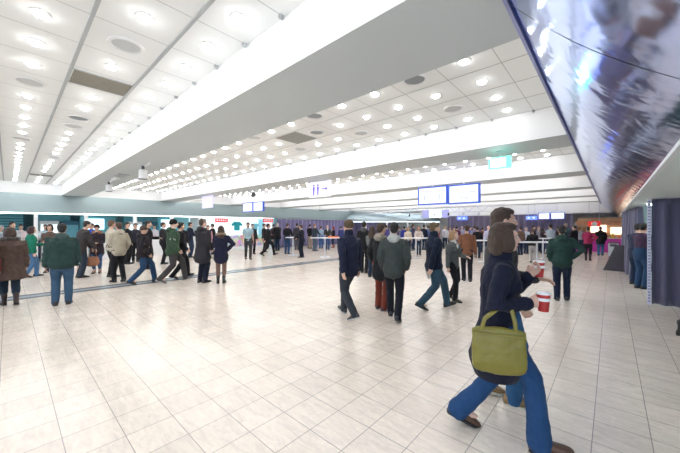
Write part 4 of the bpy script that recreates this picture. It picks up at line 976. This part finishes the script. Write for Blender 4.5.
# --- far crowd
far = [
 (386, 252, 225, 20, 'dark-haired person in violet-blue at the far crowd edge by the pale hood', dict(top=(.07, .06, .22), hair=HB)),
 (404, 250, 226, -20, 'person in a deep blue jacket beyond the pale grey hood', dict(top=(.03, .04, .25), hair=HB)),
 (408, 254, 227, 160, 'blond woman in a cream top facing the camera beyond the pale grey hood', dict(top=(.6, .5, .42), hair=HBL, hs='long', fem=True)),
 (413, 249, 224, 80, 'tall man in black and violet at the long standing table', dict(top=(.05, .04, .10), hair=HB)),
 (418.5, 255, 226, 170, 'woman with auburn long hair at the long standing table', dict(top=(.55, .48, .45), hair=(.25, .09, .05), hs='long', fem=True, arms=('table', 'table'))),
 (424, 250, 224.5, 30, 'man in dark navy beside the auburn long-haired woman', dict(top=NAVY, hair=HB)),
 (399, 247, 226.5, 10, 'person in grey far behind the pale grey hood', dict(top=(.2, .2, .24), hair=HBR)),
 (445, 249, 226, 0, 'person in a white shirt far behind the blond woman with white scarf', dict(top=(.6, .6, .66), hair=HBL)),
 (457, 251, 226, 20, 'person in dark red between the white scarf and the leather jacket', dict(top=(.12, .03, .05), hair=HB)),
 (474.5, 253, 225.5, -10, 'person in a grey-lilac top just past the leather jacket', dict(top=(.25, .24, .35), hair=HBR)),
 (477.5, 258, 226.5, 5, 'person in black with back turned beside the leather jacket', dict(top=BLK, hair=HB)),
 (482.5, 252.5, 227, 20, 'person in a maroon jacket beyond the leather jacket', dict(top=(.14, .05, .06), hair=HBR)),
 (488.5, 256, 225.5, 160, 'bald person in a pale lilac shirt beyond the maroon jacket', dict(top=(.5, .5, .68), hs='bald', skin=1)),
 (450, 248.5, 226.5, 150, 'person in pink at the very back beneath the small blue sign', dict(top=(.5, .25, .32), hair=HB)),
 (462, 249, 226, 170, 'grey-haired person at the very back under the small blue sign', dict(top=(.3, .3, .42), hair=HGY)),
 (470, 249.5, 226.5, 120, 'person in royal blue far behind the leather jacket', dict(top=(.04, .08, .35), hair=HB)),
 (432, 246, 226, 150, 'person in an orange-brown top at the bar beneath the cyan screen', dict(top=(.4, .2, .1), hair=HB)),
 (515, 251, 226.5, 60, 'person in grey seen just past the foreground woman', dict(top=(.22, .22, .25), hair=HBR)),
 (526, 254, 227, 150, 'person in a white and blue top beside the woman in black sweater', dict(top=(.5, .53, .62), hair=HGY, arms=('hold', 'hold'))),
 (533.5, 252, 225.5, 120, 'man in dark clothes under the small blue sign', dict(top=(.03, .03, .04), hair=HB)),
 (542.5, 253.5, 228, 60, 'woman with dark hair and wine-red cuffs near the light grey shirt', dict(top=(.035, .02, .03), hair=HB, hs='long', fem=True, arms=('hold', 'hold'))),
 (550.5, 257.5, 224, -20, 'man in a light grey shirt with folded arms under the far screens', dict(top=(.36, .42, .50), hair=HB, arms=('cross', 'cross'), puff=.8)),
 (566, 254.5, 223, -150, 'man in dark teal reaching up beyond the green hooded jacket', dict(top=(.03, .06, .075), hair=HGY, arms=('phone', 'down'))),
 (574.5, 257, 225, -60, 'man in a black coat turned towards the violet curtain', dict(top=BLK, hair=HB, arms=('hold', 'hold'), puff=1.8)),
 (581, 252.5, 227, 40, 'fair-haired person between the black coat and the magenta sweater', dict(top=(.3, .3, .36), hair=HBL)),
  (391, 248.5, 226, 160, 'fair person in a white top deep in the crowd beyond the pale hood', dict(top=(.6, .6, .65), hair=HBL)),
 (396, 251, 227, 40, 'person in dark purple next to the pale hood in the far crowd', dict(top=(.08, .05, .16), hair=HB)),
 (411, 246.5, 226, 10, 'person in a teal top at the bar beneath the curved canopy', dict(top=(.05, .25, .3), hair=HB)),
 (428, 248.5, 225.5, -40, 'man in slate blue at the bar beneath the cyan screen', dict(top=(.10, .14, .3), hair=HBR)),
 (438, 249.5, 226, 90, 'person in a rose sweater just behind the navy jacket man', dict(top=(.4, .15, .2), hair=HB)),
 (454, 253, 227, 170, 'person in a lilac shirt facing the camera behind the white scarf', dict(top=(.45, .42, .6), hair=HBR)),
 (493, 251.5, 226, 20, 'person in steel grey at the edge of the foreground heads', dict(top=(.2, .24, .32), hair=HB)),
 (520.5, 255, 226.5, -30, 'person in brown beside the white and blue top', dict(top=(.16, .10, .08), hair=HBR)),
 (538.5, 251.5, 226.5, 150, 'fair person under the gap between the far screens and the blue sign', dict(top=(.3, .3, .38), hair=HBL)),
 (558, 251.5, 226, 100, 'person in black between the light grey shirt and the dark teal reach', dict(top=BLK, hair=HB)),
 (346, 250.5, 226, 100, 'person in pale denim half covered by the brown beanie man', dict(top=(.2, .26, .4), hair=HBR)),
]
for px, fy, ty, yw, lab, kw in far:
    kw = dict(kw); kw.setdefault('legs', DJEAN)
    person(px, fy, ty, yw, lab, group='people in the far crowd', **kw)
person(532.5, 262.5, 229.5, -5, 'woman in a black sweater and white trousers at the long standing table', top=BLK, legs=(.42, .40, .40), hair=(.16, .10, .08), hs='bun', fem=True, arms=('table', 'table'), puff=1.3, lod=2, wide=1.06)
# shop staff in pale shirts
for px, lab, c_ in ((36, 'shop worker in a white shirt behind the counter near the green jacket', (.7, .75, .78)), (45.5, 'shop worker in pale blue behind the counter near the green jacket', (.5, .65, .72)), (154.5, 'shop worker in white with a pink apron behind the counter', (.75, .7, .75)), (21, 'shop worker in a pink-white top by the slatted shelving', (.75, .6, .62))):
    y = at_x(px, WX - 1.1); person(px, 0, 0, 178, lab, top=c_, legs=(.1, .12, .2), hair=HB, pos=(WX - 1.15 - (.5 if px == 44 else 0), y), H=1.72, arms=('hold', 'hold'), puff=.5)

# ================================================================ THINGS PEOPLE CARRY
def aim(o, rz): o.rotation_euler = (0, 0, rz)
# olive handbag, hung from the shoulder on the near side of the woman
hx, hy = fp(501, 438); rz1 = P1['rz']
W1 = P1['W']; s1 = P1['s']
bagc = W1 @ Vector((.275, -.03, .80))
e = tag(empty('handbag', (bagc.x, bagc.y, 0.63), rz1), 'olive-yellow leather shoulder bag hanging beside the navy coat', 'handbag')
M_BAG = mat('olive_leather', (.20, .17, .025), .4, bump=.15, bscale=30, var=.12, vscale=8)
bm = bmesh.new(); g = []
loft(bm, [(Vector((0, 0, z)), Vector((0, l, 0)), Vector((t, 0, 0))) for z, l, t in ((.02, .160, .045), (.06, .175, .055), (.16, .172, .05), (.25, .16, .035), (.29, .15, .022))], 24)
for v in bm.verts:                              # square the ends
    v.co.y = max(-.168, min(.168, v.co.y * 1.12))
fused('pouch', bm, M_BAG, e, .008, 2, folds=.014, fscale=.06)
link('flap_seam', BX(((-.04, -.16, .262), (.04, .16, .270))), mat('olive_dark', (.22, .19, .03), .5), e)
bm = bmesh.new(); shp = W1.inverted() @ Vector((0, 0, 0))
for q in (-1, 1):
    tube(bm, [(.012 * q, -.11, .27), (.012 * q, -.085, .36), (-.03 + .01 * q, .02, .45), (-.045 + .01 * q, .05, .47), (-.03 + .01 * q, .08, .45), (.012 * q, .10, .36), (.012 * q, .11, .27)], [(.012, .004)] * 7, n=10, side=(0, 1, .2))
link('strap', bm, M_BAG, e, smooth=True)
# red drink cups
M_RED = mat('red_cup', (.42, .02, .02), .4)
def cup(p, label, h=.11, r=.038, m=M_RED, grp='red paper cups'):
    e = tag(empty('paper_cup', (p.x, p.y, p.z - h * .5)), label, 'cup', grp)
    bm = bmesh.new(); cyl(bm, (0, 0, 0), (0, 0, h), r * .75, r, n=24); link('cup_body', bm, m, e, smooth=False)
    bm = bmesh.new(); cyl(bm, (0, 0, h), (0, 0, h + .012), r * 1.05, r * .98, n=24); link('lid', bm, M_TABLE, e)
    bm = bmesh.new(); cyl(bm, (0, 0, h * .62), (0, 0, h * .8), r * .955, r * .985, n=24); link('white_band', bm, M_TABLE, e)
h1 = P1['hands'][1]; cup(h1 + Vector((.03, .02, .0)), 'lower red paper cup in the near hand of the woman in the navy coat', h=.12, r=.042)
h2 = P1['hands'][0]; cup(h2 + Vector((.02, .02, .0)), 'higher red paper cup in the far hand of the woman in the navy coat')
# laces on tan shoes are sub-parts of the shoes
for ch in P2['root'].children:
    if ch.name.startswith('shoe'):
        me = ch.data; zs_ = [v.co.z for v in me.vertices]
        tops = sorted(me.vertices, key=lambda v: -v.co.z)
        c0 = sum((v.co for v in me.vertices), Vector()) / len(me.vertices)
        bm = bmesh.new()
        for q in range(4):
            y = c0.y + .015 + q * .022; ring = [v.co for v in me.vertices if abs(v.co.y - y) < .035]
            zt_ = max([v.z for v in ring]) - .006 - q * .002 if ring else .09
            tube(bm, [(c0.x - .022, y, zt_ - .004), (c0.x, y + .004, zt_ + .006), (c0.x + .022, y, zt_ - .004)], [.004] * 3, n=6)
        link('laces', bm, mat('lace', (.12, .08, .05), .7), ch)
# white paper carried
p = Pm6['hands'][0]
o = link('paper_sheet', BX(((-.004, -.11, -.18), (.004, .11, .14))), mat('white_paper', (.85, .85, .85), .7)); o.location = p; o.rotation_euler = (R(20), R(8), Pm6['rz']); tag(o, 'white folded paper carried by the man in the navy jacket', 'paper')
p = Pw['hands'][0]
e = tag(empty('white_bag', (p.x, p.y, p.z - .34), Pw['rz']), 'white carrier bag held by the long-haired woman in grey', 'bag')
bm = bmesh.new(); loft(bm, [(Vector((0, 0, z)), Vector((a, 0, 0)), Vector((0, b, 0))) for z, a, b in ((.02, .13, .05), (.12, .15, .07), (.24, .13, .05))], 18); link('pouch', bm, mat('white_plastic', (.8, .8, .82), .4), e, smooth=True)
bm = bmesh.new(); tube(bm, [(-.06, 0, .26), (-.03, 0, .34), (.03, 0, .34), (.06, 0, .26)], [.008] * 4, n=6); link('handle', bm, _m['white_plastic'], e)
# brown bag carried by the leaning man
p = P6['hands'][0]
e = tag(empty('shoulder_bag', (p.x, p.y, p.z - .52), P6['rz']), 'tan brown bag hanging low beside the charcoal parka', 'bag')
bm = bmesh.new(); loft(bm, [(Vector((0, 0, z)), Vector((0, a, 0)), Vector((b, 0, 0))) for z, a, b in ((0, .16, .05), (.1, .20, .07), (.25, .17, .05))], 18); link('pouch', bm, mat('tan_leather', (.30, .13, .07), .5), e, smooth=True)
bm = bmesh.new(); tube(bm, [(0, -.12, .25), (.0, -.06, .5), (0, .06, .5), (0, .12, .25)], [.01] * 4, n=8); link('strap', bm, _m['tan_leather'], e)
# orange tray on the long table
X_, Y_ = fp(327, 257.5)
e = tag(empty('orange_tray', (X_ + .25, Y_ + .22, 1.041), .7), 'orange tray lying on the long standing table', 'tray')
link('tray_base', bevel(BX(((-.28, -.18, 0), (.28, .18, .015))), .004), mat('orange_plastic', (.85, .20, .04), .4), e)
link('rim', BX(((-.28, -.18, .015), (.28, -.165, .06)), ((-.28, .165, .015), (.28, .18, .06)), ((-.28, -.165, .015), (-.265, .165, .06)), ((.265, -.165, .015), (.28, .165, .06))), _m['orange_plastic'], e)
# phone of the woman with ginger fur
p = P8['hands'][0]; o = link('phone', bevel(BX(((-.04, -.005, -.01), (.04, .005, .14))), .003), M_BLACK); o.location = p; o.rotation_euler = (R(-30), 0, P8['rz']); tag(o, 'black phone held by the woman with ginger fur collar', 'phone')
# beard of the light-blue shirt man
bm = bmesh.new(); U_ = Pb['U']; c_ = U_((0, .018, 1.635))
ell(bm, c_ + Vector((0, .058, -.078)), (.05, .045, .035)); bmesh.ops.scale(bm, vec=(Pb['s'],) * 3, verts=bm.verts)
link('beard', bm, hairm(HBR), Pb['root'], smooth=True)

bake_all()
print('people', NP[0])
